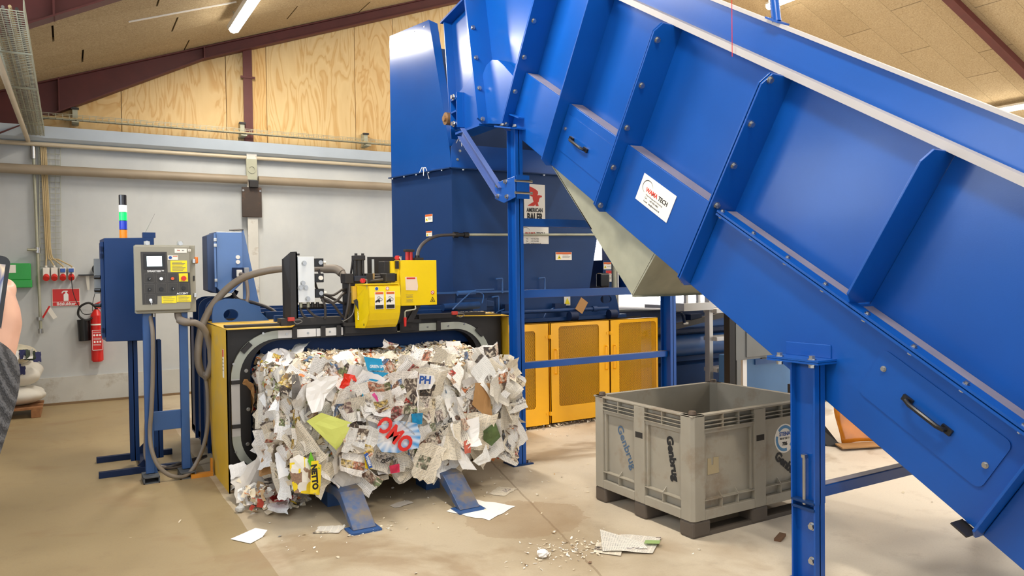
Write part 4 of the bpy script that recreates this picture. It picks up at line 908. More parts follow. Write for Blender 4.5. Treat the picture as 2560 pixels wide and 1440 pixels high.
for x, z in ((1.49, 1.30), (2.935, 1.295)):
    MB().box((x, 6.0, z - .008), (x + .05, 6.035, z + .022)).build('red_sensor', M('dull_red_plastic', (190, 60, 50), .45), wt, bevel=.004)
    MB().tube([(x + .05, 6.0, z), (x + .09, 5.98, z + .0), (x + .10, 5.98, z - .015), (x + .06, 5.98, z - .03), (x + .04, 5.99, z - .01)], .003, 6, smooth=5).build('sensor_wire', inkgrey, wt, smooth=True)

# ================================================================ JUNCTION BOX ON THE CHAMBER
jb = thing('junction_box', (1.3, 7.35, 1.24), 'blue steel junction box on a tapered stand above the bale chamber, plug cable in front', 'junction box')
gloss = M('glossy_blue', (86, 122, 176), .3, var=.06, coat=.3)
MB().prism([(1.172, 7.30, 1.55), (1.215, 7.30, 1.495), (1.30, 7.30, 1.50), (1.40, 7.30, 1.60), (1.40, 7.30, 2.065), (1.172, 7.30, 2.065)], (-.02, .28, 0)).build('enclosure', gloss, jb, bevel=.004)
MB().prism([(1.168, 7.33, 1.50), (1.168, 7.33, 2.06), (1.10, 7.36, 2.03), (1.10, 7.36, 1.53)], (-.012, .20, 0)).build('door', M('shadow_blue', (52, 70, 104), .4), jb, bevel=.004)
MB().box((1.150, 7.288, 1.56), (1.166, 7.30, 2.05)).build('door_rail', gloss, jb)
for z in (1.99, 1.94, 1.62): MB().box((1.146, 7.275, z - .014), (1.172, 7.292, z + .014)).build('hinge', steel, jb, bevel=.002)
MB().prism([(1.41, 7.36, 1.24), (1.41, 7.36, 2.09), (1.425, 7.36, 2.09), (1.585, 7.36, 1.24)], (0, .012, 0)).build('stand_plate', gloss, jb)
MB().prism([(1.34, 7.33, 2.075), (1.42, 7.33, 2.085), (1.415, 7.50, 2.10), (1.32, 7.50, 2.09)], (0, 0, .008)).build('top_tab', black, jb)
for z in (1.832, 1.788): MB().cyl((1.357, 7.30, z), (1.357, 7.288, z), .019, 18).build('push_button', label_w, jb, smooth=True)
MB().box((1.305, 7.27, 1.635), (1.40, 7.30, 1.735)).build('socket_plate', navy, jb); MB().box((1.335, 7.24, 1.65), (1.385, 7.28, 1.715)).build('plug', whitepl, jb, bevel=.005); MB().box((1.405, 7.26, 1.645), (1.45, 7.31, 1.735)).build('socket_cover', M('grey_cover', (150, 152, 156), .4), jb, bevel=.006)
cable_m = M('cable_grey_brown', (116, 104, 94), .5)
MB().tube([(1.365, 7.24, 1.675), (1.39, 7.18, 1.66), (1.395, 7.10, 1.58), (1.38, 7.0, 1.46), (1.33, 6.94, 1.36), (1.27, 6.88, 1.24)], .0165, 10, smooth=8).build('plug_cable', cable_m, jb, smooth=True)
MB().tube([(1.32, 7.36, 1.50), (1.36, 7.34, 1.44), (1.50, 7.25, 1.40), (1.60, 7.10, 1.35), (1.64, 7.0, 1.30), (1.64, 6.95, 1.27)], .016, 10, smooth=8).build('lower_cable', hosed, jb, smooth=True)
MB().tube([(1.20, 7.4, 1.49), (1.24, 7.42, 1.44), (1.33, 7.45, 1.46), (1.37, 7.45, 1.52)], .02, 8, smooth=6).build('looped_cable', plastic, jb, smooth=True)
MB().cyl((1.60, 7.0, 1.275), (1.75, 6.9, 1.275), .04, 14).build('cable_box', deep, jb, smooth=True)
# ================================================================ TALL BLUE CONTROL CABINET
tc = thing('control_cabinet', (.45, 7.3, 0), 'tall dark blue steel control cabinet on a floor stand, left of the grey operator panel', 'cabinet')
MB().prism([(.262, 7.20, 1.115), (.645, 7.20, 1.105), (.645, 7.20, 2.0), (.262, 7.20, 1.99)], (-.02, .36, 0)).build('enclosure', deep, tc, bevel=.004)
MB().box((.235, 7.225, 1.15), (.26, 7.50, 1.96)).build('door', deep, tc, bevel=.003)
MB().box((.19, 7.36, 1.52), (.235, 7.5, 1.82)).build('side_duct', M('grey_duct', (140, 142, 140), .5), tc)
for z in (1.90, 1.84, 1.21): MB().cyl((.240, 7.212, z - .02), (.240, 7.212, z + .02), .010, 8).build('hinge', navy, tc, smooth=True)
MB().box((.56, 7.22, 2.0), (.66, 7.30, 2.045)).build('top_bracket', deep, tc)
for i, x in enumerate((.47, .66)):
    ipe(MB(), x, 7.36, .05, 1.11 if i == 0 else 1.10, .10, .07).build('stand_post', deep, tc)
for y in (7.62, 7.02): MB().box((.18, y, 0), (.80, y + .05, .05)).build('stand_foot', navy, tc, bevel=.002)
for y in (7.60, 7.09): MB().prism([(.47, y, .05), (.62, y, .05), (.62, y, .20)], (0, .012, 0)).build('foot_gusset', navy, tc)
MB().box((.50, 7.05, .0), (.56, 7.65, .05)).build('foot_tie', navy, tc)
MB().cyl((.60, 7.26, 1.105), (.60, 7.26, 1.04), .035, 14).build('cable_gland', black, tc, smooth=True)
for k, dx in enumerate((-.015, .012)):
    MB().tube([(.60 + dx, 7.26, 1.05), (.595 + dx, 7.20, .85), (.575 + dx, 7.15, .55), (.555 + dx, 7.12, .30), (.57 + dx * 2, 7.05, .10), (.68, 6.98, .035), (.85, 7.0, .03 + .03 * k), (1.02, 7.1, .06)], .014, 8, smooth=8).build('drop_cable', hosed if k else cable_m, tc, smooth=True)
for z in (1.42, 1.55, 1.66): MB().cyl((.19, 7.32, z), (.235, 7.30, z), .016, 10).build('side_gland', plastic, tc, smooth=True)
MB().tube([(.56, 7.25, 2.0), (.66, 7.25, 2.21)], .0016, 5).build('antenna', steel, tc)
# stack light
sg = thing('stack_light', (.414, 7.28, 1.99), 'signal tower lamp in white, green, blue and amber with a black cap on the cabinet', 'signal light')
zz = 1.995
for nm, h_, c_, em in (('amber_module', .075, (226, 130, 20), .25), ('blue_module', .078, (30, 60, 190), .12), ('green_module', .072, (6, 190, 80), 1.6), ('white_module', .062, (250, 250, 250), 1.2), ('buzzer_cap', .085, (34, 30, 28), 0)):
    mt = M('stack_' + nm, c_, .25, var=.02, emit=em)
    MB().cyl((.414, 7.28, zz), (.414, 7.28, zz + h_ - .004), .031, 20).build(nm, mt, sg, smooth=True); MB().cyl((.414, 7.28, zz + h_ - .005), (.414, 7.28, zz + h_), .029, 20).build('spacer_ring', plastic, sg, smooth=True); zz += h_

# ================================================================ GREY OPERATOR PANEL
op_ = thing('operator_panel', (.68, 6.7, 0), 'grey operator panel with small screen and buttons standing on two blue legs', 'control panel')
PX0, PX1, PZ0, PZ1, PY = .449, .905, 1.362, 1.916, 6.65
MB().box((PX0 + .01, PY + .03, PZ0), (PX1, PY + .20, PZ1 - .0)).build('enclosure', console, op_, bevel=.006)
dr = MB().box((PX0, PY, PZ0 + .025), (PX1 - .045, PY + .03, PZ1 - .01)).build('door', console, op_, bevel=.006)
def pu(u, v_): return (PX0 + .0036 * 0 + (u - .022) / .955 * (PX1 - PX0), PZ1 - (v_ - .06) / .905 * (PZ1 - PZ0))
# panel outline in fractions of the zoomed crop (u 0..1, v 0..1)
W_ = 1288.0; H_ = 1440.0
def pq(a, b, y=PY - .002):
    u = (a - 30) / (1225 - 30); v_ = (b - 85) / (1400 - 85)
    return V((PX0 + u * (PX1 - PX0), y, PZ1 - v_ * (PZ1 - PZ0)))
plate_m = M('panel_black', (58, 56, 54), .45)
MB().prism([pq(155, 222), pq(172, 1222), pq(452, 1222), pq(458, 1062), pq(1112, 1058), pq(1100, 622), pq(665, 616), pq(655, 222)], (0, .003, 0)).build('front_plate', plate_m, dr)
MB().prism([pq(212, 255, PY - .004), pq(214, 548, PY - .004), pq(620, 545, PY - .004), pq(618, 252, PY - .004)], (0, -.004, 0)).build('screen_bezel', plastic, dr)
MB().prism([pq(265, 305, PY - .009), pq(270, 500, PY - .009), pq(558, 498, PY - .009), pq(555, 302, PY - .009)], (0, -.001, 0)).build('screen', M('lit_screen', (214, 240, 242), .3, var=.02, emit=.9), dr)
text('lettering', 'SMARTIER\u2122', .0215, pq(435, 592, PY - .0035), xv, UP, inkwhite, dr, bold=.0006, sx=1.05)
text('lettering', 'ACCENT', .0215, pq(945, 1028, PY - .0035), xv, UP, inkwhite, dr, bold=.0008, sx=1.0)
sq = MB()
def frame_sq(a0, b0, a1, b1):
    p = [pq(a0, b0, PY - .0035), pq(a1, b0, PY - .0035), pq(a1, b1, PY - .0035), pq(a0, b1, PY - .0035)]
    for i in range(4): sq.bar(p[i], p[(i + 1) % 4], .0011, .0006, fY)
for a0, b0 in ((215, 638), (440, 634), (665, 630), (218, 838), (445, 834), (668, 830), (885, 826), (225, 1038)): frame_sq(a0, b0, a0 + 185, b0 + 165)
sq.build('printed_frames', inkgrey, dr)
knob = MB().cyl((0, 0, 0), (0, -.012, 0), .0135, 16).box((-.0035, -.024, -.012), (.0035, -.012, .012)).mesh('selector_knob', plastic)
for a, b, rz in ((310, 735, 40), (310, 935, 5), (760, 930, 0)): inst('selector_knob', knob, pq(a, b), dr, (0, R(rz), 0)); MB().bar(pq(a, b - 12, PY - .027) + V((.004 if rz > 20 else 0, 0, 0)), pq(a, b + 14, PY - .027), .0025, .001, fY).build('knob_mark', inkwhite, dr)
for a, b, mt in ((535, 735, M('lit_white_button', (252, 250, 246), .3, emit=.6)), (755, 735, M('orange_button', (226, 92, 36), .3)), (535, 935, plastic), (970, 925, plastic)):
    MB().cyl(pq(a, b), pq(a, b, PY - .010), .0155, 18).build('button_bezel', plastic, dr, smooth=True); MB().cyl(pq(a, b, PY - .009), pq(a, b, PY - .014), .0125, 18).build('push_button', mt, dr, smooth=True)
MB().prism([pq(878, 636), pq(885, 796), pq(1062, 796), pq(1058, 634)], (0, -.003, 0)).build('yellow_square', label_y, dr)
es = MB().cyl(pq(970, 735), pq(970, 735, PY - .016), .013, 18).cyl(pq(970, 735, PY - .016), pq(970, 735, PY - .028), .0195, 20).build('emergency_stop', redpl, dr, smooth=True)
MB().cyl(pq(325, 1140), pq(325, 1140, PY - .012), .0115, 16).build('key_lock', chrome, dr, smooth=True); MB().cyl(pq(335, 1175, PY - .014), pq(335, 1175, PY - .016), .009, 12).bar(pq(335, 1180, PY - .015), pq(340, 1235, PY - .015), .004, .002, fY).build('key', steel, dr)
wamatech(dr, pq(928, 197, PY - .002), xv, UP, .091, .034, False)
sticker(dr, pq(1100, 187, PY - .002), xv, UP, .022, .020, label_w, 'ce_label'); text('lettering', 'CE', .012, pq(1100, 187, PY - .0038), xv, UP, inkgrey, dr)
s_ = sticker(dr, pq(772, 332, PY - .002), xv, UP, .076, .036, label_w, 'round_logo_label'); MB().cyl(pq(722, 332, PY - .0036), pq(722, 332, PY - .0046), .0125, 18).build('logo_disc', inkblue, s_); MB().prism([pq(770, 298, PY - .004), pq(862, 297, PY - .004), pq(862, 310, PY - .004), pq(770, 311, PY - .004)], (0, -.0006, 0)).build('header_band', label_o, s_)
for a0, b0, a1, b1, nl in ((722, 388, 1048, 610, 7), (538, 1072, 826, 1208, 4), (834, 1064, 1116, 1192, 5)):
    p0, p1 = pq(a0, b0), pq(a1, b1); sticker(dr, (p0 + p1) / 2, xv, UP, p1.x - p0.x, p0.z - p1.z, label_y, 'yellow_notice', lines=nl)
for a, b in ((1192, 400), (1208, 1070)): MB().box((pq(a, b).x - .012, PY + .005, pq(a, b).z - .018), (pq(a, b).x + .012, PY + .03, pq(a, b).z + .018)).build('door_clamp', steel, op_, bevel=.003)
MB().box((pq(1245, 380).x - .014, PY + .02, pq(1245, 380).z - .028), (pq(1245, 380).x + .014, PY + .06, pq(1245, 380).z + .028)).build('amber_beacon', M('amber_plastic', (230, 120, 20), .3), op_, bevel=.008)
MB().box((pq(1190, 735).x - .006, PY + .022, pq(1190, 735).z - .02), (pq(1190, 735).x + .006, PY + .032, pq(1190, 735).z + .02)).build('lock_slot', black, op_)
for a in (290, 935):
    p = pq(a, 50); MB().box((p.x - .022, PY + .05, PZ1 - .01), (p.x + .022, PY + .062, PZ1 + .03)).build('mount_tab', galv, op_); inst('bolt', BOLTB, (p.x, PY + .05, PZ1 + .012), op_, zto(fY))
for a in (240, 400): p = pq(a, 1420); MB().cyl((p.x, PY + .09, PZ0), (p.x, PY + .09, PZ0 - .03), .014, 10).build('cable_gland', steel, op_, smooth=True)
for x in (.540, .811):
    MB().box((x - .032, 6.72, .06), (x + .032, 6.78, 1.37)).build('leg', slate, op_, bevel=.004)
    ft = MB(); ft.box((x - .06, 6.62, .045), (x + .06, 6.82, .055)); ft.box((x - .06, 6.62, 0), (x - .05, 6.82, .05)); ft.box((x + .05, 6.62, 0), (x + .06, 6.82, .05)); ft.box((x - .06, 6.62, 0), (x + .06, 6.82, .008)); ft.build('foot', M('grimy_steel', (84, 88, 92), .6, var=.2), op_)
    MB().prism([(x + .032, 6.74, .056), (x + .055, 6.74, .056), (x + .032, 6.74, .20)], (0, .01, 0)).build('gusset', slate, op_)
MB().box((.572, 6.735, .40), (.779, 6.765, .555)).build('cross_plate', slate, op_, bevel=.003)
MB().tube([(.56, 6.74, 1.35), (.575, 6.69, 1.2), (.57, 6.69, .9), (.555, 6.69, .6), (.54, 6.70, .40), (.55, 6.66, .25), (.60, 6.63, .12), (.70, 6.62, .035), (.82, 6.64, .04), (.93, 6.70, .20), (.985, 6.74, .42), (.99, 6.76, .70), (.97, 6.78, .85)], .017, 10, smooth=8).build('flexible_conduit', hose, op_, smooth=True)
MB().tube([(.77, 6.74, 1.37), (.775, 6.70, 1.31), (.83, 6.66, 1.28), (.90, 6.66, 1.27), (.97, 6.68, 1.20), (1.015, 6.72, 1.05), (1.02, 6.74, .92), (.99, 6.75, .82), (.965, 6.74, .80)], .027, 12, smooth=8).build('wide_conduit', hose, op_, smooth=True)
MB().tube([(.775, 6.70, 1.305), (.81, 6.67, 1.285), (.85, 6.66, 1.28)], .033, 12, smooth=4).build('conduit_elbow', hose, op_, smooth=True)
# big grey hose arching from the chamber side up over to the tying head
ah = MB().tube([(1.0, 6.80, .80), (.945, 6.80, .86), (.93, 6.82, 1.02), (.98, 6.86, 1.25), (1.10, 6.90, 1.45), (1.28, 6.86, 1.62), (1.50, 6.72, 1.70), (1.75, 6.52, 1.72), (1.98, 6.32, 1.70), (2.02, 6.26, 1.66), (2.02, 6.22, 1.60)], .031, 14, smooth=10).build('hose_loop', hose, None, smooth=True, label='thick grey corrugated hose arching over the bale chamber to the wire tier', cat='hose')
MB().tube([(1.90, 6.40, 1.71), (1.98, 6.32, 1.705), (2.015, 6.27, 1.67)], .038, 12, smooth=4).build("hose_cuff", hose, ah, smooth=True)
# ================================================================ THE PAPER BALE
def print_material(name, paper, pic=.5, sat=.5, scale=3.0, text_amt=.6, tint=None, warm=0.0):
    """paper with printed columns of text and picture blocks, varied per sheet"""
    t = NT(name); uv = t.coord('UV'); oi = t.new('ShaderNodeObjectInfo')
    cm = t.new('ShaderNodeCombineXYZ'); t.link(oi.outputs['Random'], cm.inputs[0]); t.link(t.math('MULTIPLY', oi.outputs['Random'], 3.7), cm.inputs[1])
    scl = t.new('ShaderNodeVectorMath', operation='SCALE'); t.link(cm.outputs[0], scl.inputs[0]); scl.inputs['Scale'].default_value = 23.0
    ad = t.new('ShaderNodeVectorMath', operation='ADD'); t.link(uv, ad.inputs[0]); t.link(scl.outputs[0], ad.inputs[1])
    v = ad.outputs[0]
    sep = t.new('ShaderNodeSeparateXYZ'); t.link(v, sep.inputs[0])
    line = t.math('FRACT', t.math('MULTIPLY', sep.outputs[1], 26.0)); lm = t.math('LESS_THAN', line, .45)
    cols = t.math('FRACT', t.math('MULTIPLY', sep.outputs[0], 4.0)); cmk = t.math('GREATER_THAN', cols, .12)
    wn = t.noise(t.mapping(v, (70, 26, 1)), 1.0, 1); wm = t.math('GREATER_THAN', wn.outputs[0], .47)
    tm = t.math('MULTIPLY', t.math('MULTIPLY', lm, cmk), wm)
    fl_ = t.new('ShaderNodeVectorMath', operation='FLOOR'); t.link(t.mapping(v, (scale, scale * 1.3, 1)), fl_.inputs[0])
    vo = t.new('ShaderNodeTexWhiteNoise', noise_dimensions='3D'); t.link(fl_.outputs[0], vo.inputs['Vector'])
    s2 = t.new('ShaderNodeSeparateColor'); t.link(vo.outputs['Color'], s2.inputs[0])
    pm = t.math('LESS_THAN', s2.outputs[0], pic)
    pal = [(150, 104, 78), (236, 226, 206), (196, 44, 36), (228, 190, 60), (112, 98, 88), (216, 168, 136), (70, 112, 160), (240, 236, 230), (206, 110, 50), (126, 142, 88), (60, 54, 52), (230, 208, 180)]
    rp = t.new('ShaderNodeValToRGB'); rp.color_ramp.interpolation = 'CONSTANT'; t.link(s2.outputs[1], rp.inputs[0])
    el = rp.color_ramp.elements; el[0].color = lin(pal[0]); el[1].position = 1 / 12; el[1].color = lin(pal[1])
    for i_ in range(2, 12): q_ = el.new(i_ / 12); q_.color = lin(pal[i_])
    hue = t.new('ShaderNodeHueSaturation'); t.link(rp.outputs[0], hue.inputs['Color']); hue.inputs['Saturation'].default_value = sat; hue.inputs['Value'].default_value = 1.0
    nz = t.noise(v, 11, 4, .6); nz2 = t.noise(v, 6, 3, .6, 1.0)
    pc = t.mix(t.ramp(nz.outputs[0], [(.42, (0, 0, 0, 1)), (.56, (.85, .85, .85, 1))]), hue.outputs[0], lin((84, 70, 60)))
    pc = t.mix(t.ramp(nz2.outputs[0], [(.5, (0, 0, 0, 1)), (.6, (.8, .8, .8, 1))]), pc, lin((226, 212, 190)))
    pap = t.ramp(oi.outputs['Random'], [(0, lin(paper)), (.5, lin(tuple(int(c * .93) for c in paper))), (1, lin(tint or tuple(min(255, int(c * 1.04)) for c in paper)))])
    c = t.mix(t.math('MULTIPLY', tm, text_amt), pap, lin((70, 66, 64)))
    c = t.mix(pm, c, pc)
    t.link(c, t.b.inputs['Base Color']); t.b.inputs['Roughness'].default_value = .75; t.b.inputs['Specular IOR Level'].default_value = .3
    return t.m
newsA = print_material('newsprint', (238, 231, 217), .12, .35, 2.0, .55)
newsB = print_material('newsprint_warm', (240, 228, 206), .15, .5, 2.2, .5)
magA = print_material('magazine_print', (244, 238, 230), .30, .8, 2.4, .5)
magB = print_material('flyer_print', (246, 242, 236), .38, .95, 3.0, .45)
whiteP = print_material('white_print', (248, 245, 240), .05, .4, 2.0, .28)
plainW = M('plain_white_paper', (248, 245, 240), .7, var=.02)
greyP = M('grey_paper', (206, 198, 186), .75, var=.08)
kraft = M('kraft_card', (182, 138, 88), .8, var=.1)
SHEETM = [newsA] * 5 + [newsB] * 4 + [magA] * 6 + [magB] * 4 + [whiteP] * 5 + [plainW] * 1 + [greyP]
rng = random.Random(11)
def crumpled(seed, nu=6, nv=6, amp=.06, curl=.2):
    r = random.Random(seed); cr = []
    for _ in range(5):
        a = r.uniform(0, math.pi); cr.append((math.cos(a), math.sin(a), r.uniform(-.35, .35), r.uniform(-amp, amp) * 2))
    ca, cc = r.uniform(0, 6.28), r.uniform(-curl, curl)
    ed = [r.uniform(-.10, .10) for _ in range(4 * 8)]
    def fn(u, v_):
        x, y = u - .5, v_ - .5
        z = sum(k * abs(x * a + y * b - c) for a, b, c, k in cr) + cc * (x * math.cos(ca) + y * math.sin(ca)) ** 2
        j = r.uniform(-.012, .012)
        if u in (0, 1) or v_ in (0, 1): x += r.choice(ed) * .5; y += r.choice(ed) * .5
        return (x + j, y + j, z + r.uniform(-.008, .008))
    return MB().grid(fn, nu, nv).mesh('paper_sheet', newsA)
CR = [crumpled(100 + i, 6, 6, rng.choice((.10, .18, .26)), rng.choice((.1, .3, .6))) for i in range(28)]
bale = thing('paper_bale', (2.13, 5.7, .21), 'big bale of crumpled newspapers and magazines pushed out of the baler', 'paper bale')
BX0, BX1, BZ0, BZ1 = 1.28, 3.0, .23, .95
def front_y(x, z):
    y = 5.04 + .05 * math.sin(x * 7 + 1) * math.sin(z * 6)
    if z > .84: y += ((z - .84) / .14) ** 2 * .22
    if z < .34: y += ((.34 - z) / .14) ** 2 * .05
    e = max(0, (BX0 + .10 - x) / .10, (x - BX1 + .10) / .10); return y + .05 * min(e, 1.3) ** 2
def top_z(x, y): return .955 + .05 * min(1, (y - 5.1) / 1.0) + .02 * math.sin(x * 5 + y * 3)
# lumpy core
cm_ = MB()
cm_.grid(lambda u, v_: (BX0 + .02 + u * (BX1 - BX0 - .04), front_y(BX0 + u * (BX1 - BX0), BZ0 + v_ * .72) + .05 + rng.uniform(-.015, .02), BZ0 + v_ * .72), 24, 12)
cm_.grid(lambda u, v_: (BX0 + .02 + u * (BX1 - BX0 - .04), 5.30 + v_ * 1.35, top_z(BX0 + u * 1.72, 5.3 + v_ * 1.35) - .03 + rng.uniform(-.012, .012)), 20, 16)
cm_.grid(lambda u, v_: (BX0 + .04 + .03 * rng.uniform(-.5, .5), 5.08 + u * 1.55, BZ0 + v_ * .74), 16, 10)
cm_.grid(lambda u, v_: (BX1 - .04 + .03 * rng.uniform(-.5, .5), 5.08 + u * 1.55, BZ0 + v_ * .74), 16, 10)
cm_.grid(lambda u, v_: (BX0 + u * (BX1 - BX0), 5.06 + v_ * 1.55, BZ0 - .01), 6, 6)
corem = print_material('packed_paper', (150, 128, 102), .3, .6, 26.0, .4)
cm_.build('packed_core', corem, bale)
def put(me, c, n, w_, h_, spin, mat, name='paper_sheet', twist=None):
    """place a crumpled sheet at c facing n"""
    n = V(n).normalized(); ref = UP if abs(n.z) < .8 else V((0, 1, 0))
    r = ref.cross(n).normalized(); u = n.cross(r); cs, sn_ = math.cos(spin), math.sin(spin)
    r2 = r * cs + u * sn_; u2 = -r * sn_ + u * cs
    o = inst(name, me, c, bale, Matrix((r2, u2, n)).transposed()); o.scale = (w_, h_, min(w_, h_) * rng.uniform(.7, 1.3))
    o.material_slots[0].link = 'OBJECT'; o.material_slots[0].material = mat
    return o
# front face: jittered grid so that sheets overlap like shingles
k = 0
for row in range(8):
    for c_ in range(20):
        x = BX0 + .03 + (c_ + rng.uniform(.1, .9)) / 20 * (BX1 - BX0 - .04); z = BZ0 + .02 + (row + rng.uniform(0, 1)) / 8 * .70
        n = V((rng.gauss(0, .30), -1, rng.gauss(.08, .25)))
        w_, h_ = rng.uniform(.11, .23), rng.uniform(.14, .32)
        put(rng.choice(CR), (x, front_y(x, z) + rng.uniform(-.045, .03), z), n, w_, h_, rng.gauss(0, .55), rng.choice(SHEETM)); k += 1
for i in range(46):   # left flank, rolled edges seen end on; browner sheets paint in its shadow
    y, z = rng.uniform(5.1, 6.1), rng.uniform(.22, .95)
    put(rng.choice(CR), (BX0 - rng.uniform(-.02, .04), y, z), (-1, rng.gauss(-.3, .5), rng.gauss(0, .3)), rng.uniform(.08, .2), rng.uniform(.12, .26), rng.gauss(0, .6), rng.choice(SHEETM + [greyP, newsB, kraft]))
for i in range(18):
    y, z = rng.uniform(5.08, 5.6), rng.uniform(.24, .92)
    put(rng.choice(CR), (BX1 + rng.uniform(-.02, .03), y, z), (1, rng.gauss(-.8, .5), rng.gauss(0, .3)), rng.uniform(.08, .18), rng.uniform(.12, .24), rng.gauss(0, .6), rng.choice(SHEETM))
for i in range(50):   # top
    x = rng.uniform(BX0 + .03, BX1 - .05); y = 5.12 + abs(rng.gauss(0, .35))
    if y > 6.1: y = rng.uniform(5.15, 5.8)
    put(rng.choice(CR), (x, y, top_z(x, y) + rng.uniform(-.01, .03)), (rng.gauss(0, .35), rng.gauss(-.35, .35), 1), rng.uniform(.06, .16), rng.uniform(.06, .18), rng.uniform(0, 6.28), rng.choice(SHEETM))
# loose shredded edges: too many to count
FM = [M('scrap_cream', (226, 212, 184), .8), M('scrap_white', (238, 232, 220), .8), M('scrap_tan', (190, 160, 120), .8), M('scrap_orange', (204, 124, 70), .8), M('scrap_green', (150, 160, 96), .8), M('scrap_brown', (124, 96, 72), .8), M('scrap_grey', (168, 160, 150), .8), M('scrap_red', (186, 70, 52), .8), M('scrap_blue', (96, 128, 160), .8), M('scrap_yellow', (222, 188, 60), .8)]
FW = [36, 34, 12, 4, 2, 7, 14, 1, 1, 1]
def flakes(name, count, place, parent, smin, smax, aspect=(.25, .8), FW=FW):
    vs, fs, mi = [], [], []
    for _ in range(count):
        p, n = place(); n = V(n).normalized(); a = n.orthogonal().normalized(); b = n.cross(a); t_ = rng.uniform(0, 6.28); a, b = a * math.cos(t_) + b * math.sin(t_), -a * math.sin(t_) + b * math.cos(t_)
        L = rng.uniform(smin, smax); W = L * rng.uniform(*aspect); q = len(vs); p = V(p); bend = rng.uniform(-.4, .4) * L
        vs += [p - a * L - b * W * rng.uniform(.6, 1), p - a * L + b * W, p + n * bend - b * W, p + n * bend + b * W * rng.uniform(.6, 1), p + a * L - b * W * rng.uniform(.4, 1), p + a * L + b * W * rng.uniform(.5, 1)]
        m_ = rng.choices(range(len(FM)), FW)[0]; fs += [(q, q + 2, q + 3, q + 1), (q + 2, q + 4, q + 5, q + 3)]; mi += [m_, m_]
    off = top(parent).location if parent else V((0, 0, 0))
    me = bpy.data.meshes.new(name); me.from_pydata([v_ - off for v_ in vs], [], fs)
    for m_ in FM: me.materials.append(m_)
    me.polygons.foreach_set('material_index', mi)
    o = bpy.data.objects.new(name, me); col.objects.link(o)
    if parent: o.parent = parent
    o['kind'] = 'stuff'
    return o
def ptop():
    x, y = rng.uniform(BX0 - .01, BX1 + .01), rng.uniform(5.12, 6.62)
    return (x, y, top_z(x, y) + rng.uniform(-.03, .018)), (rng.gauss(0, .5), rng.gauss(-.5, .5), 1)
flakes('shredded_top', 6500, ptop, bale, .008, .030)
def pfront():
    x, z = rng.uniform(BX0 - .02, BX1 + .02), rng.uniform(BZ0 - .03, .96)
    return (x, front_y(x, z) + rng.uniform(.0, .06), z), (rng.gauss(0, .6), -1, rng.gauss(0, .6))
flakes('crumpled_scraps', 1500, pfront, bale, .02, .05)
def pside():
    s_ = rng.random() < .75; y, z = rng.uniform(5.05, 6.4 if s_ else 5.7), rng.uniform(BZ0 - .03, .98)
    return ((BX0 if s_ else BX1) + rng.uniform(-.02, .03), y, z), ((-1 if s_ else 1), rng.gauss(-.4, .6), rng.gauss(0, .6))
flakes('crumpled_scraps', 2400, pside, bale, .015, .045)
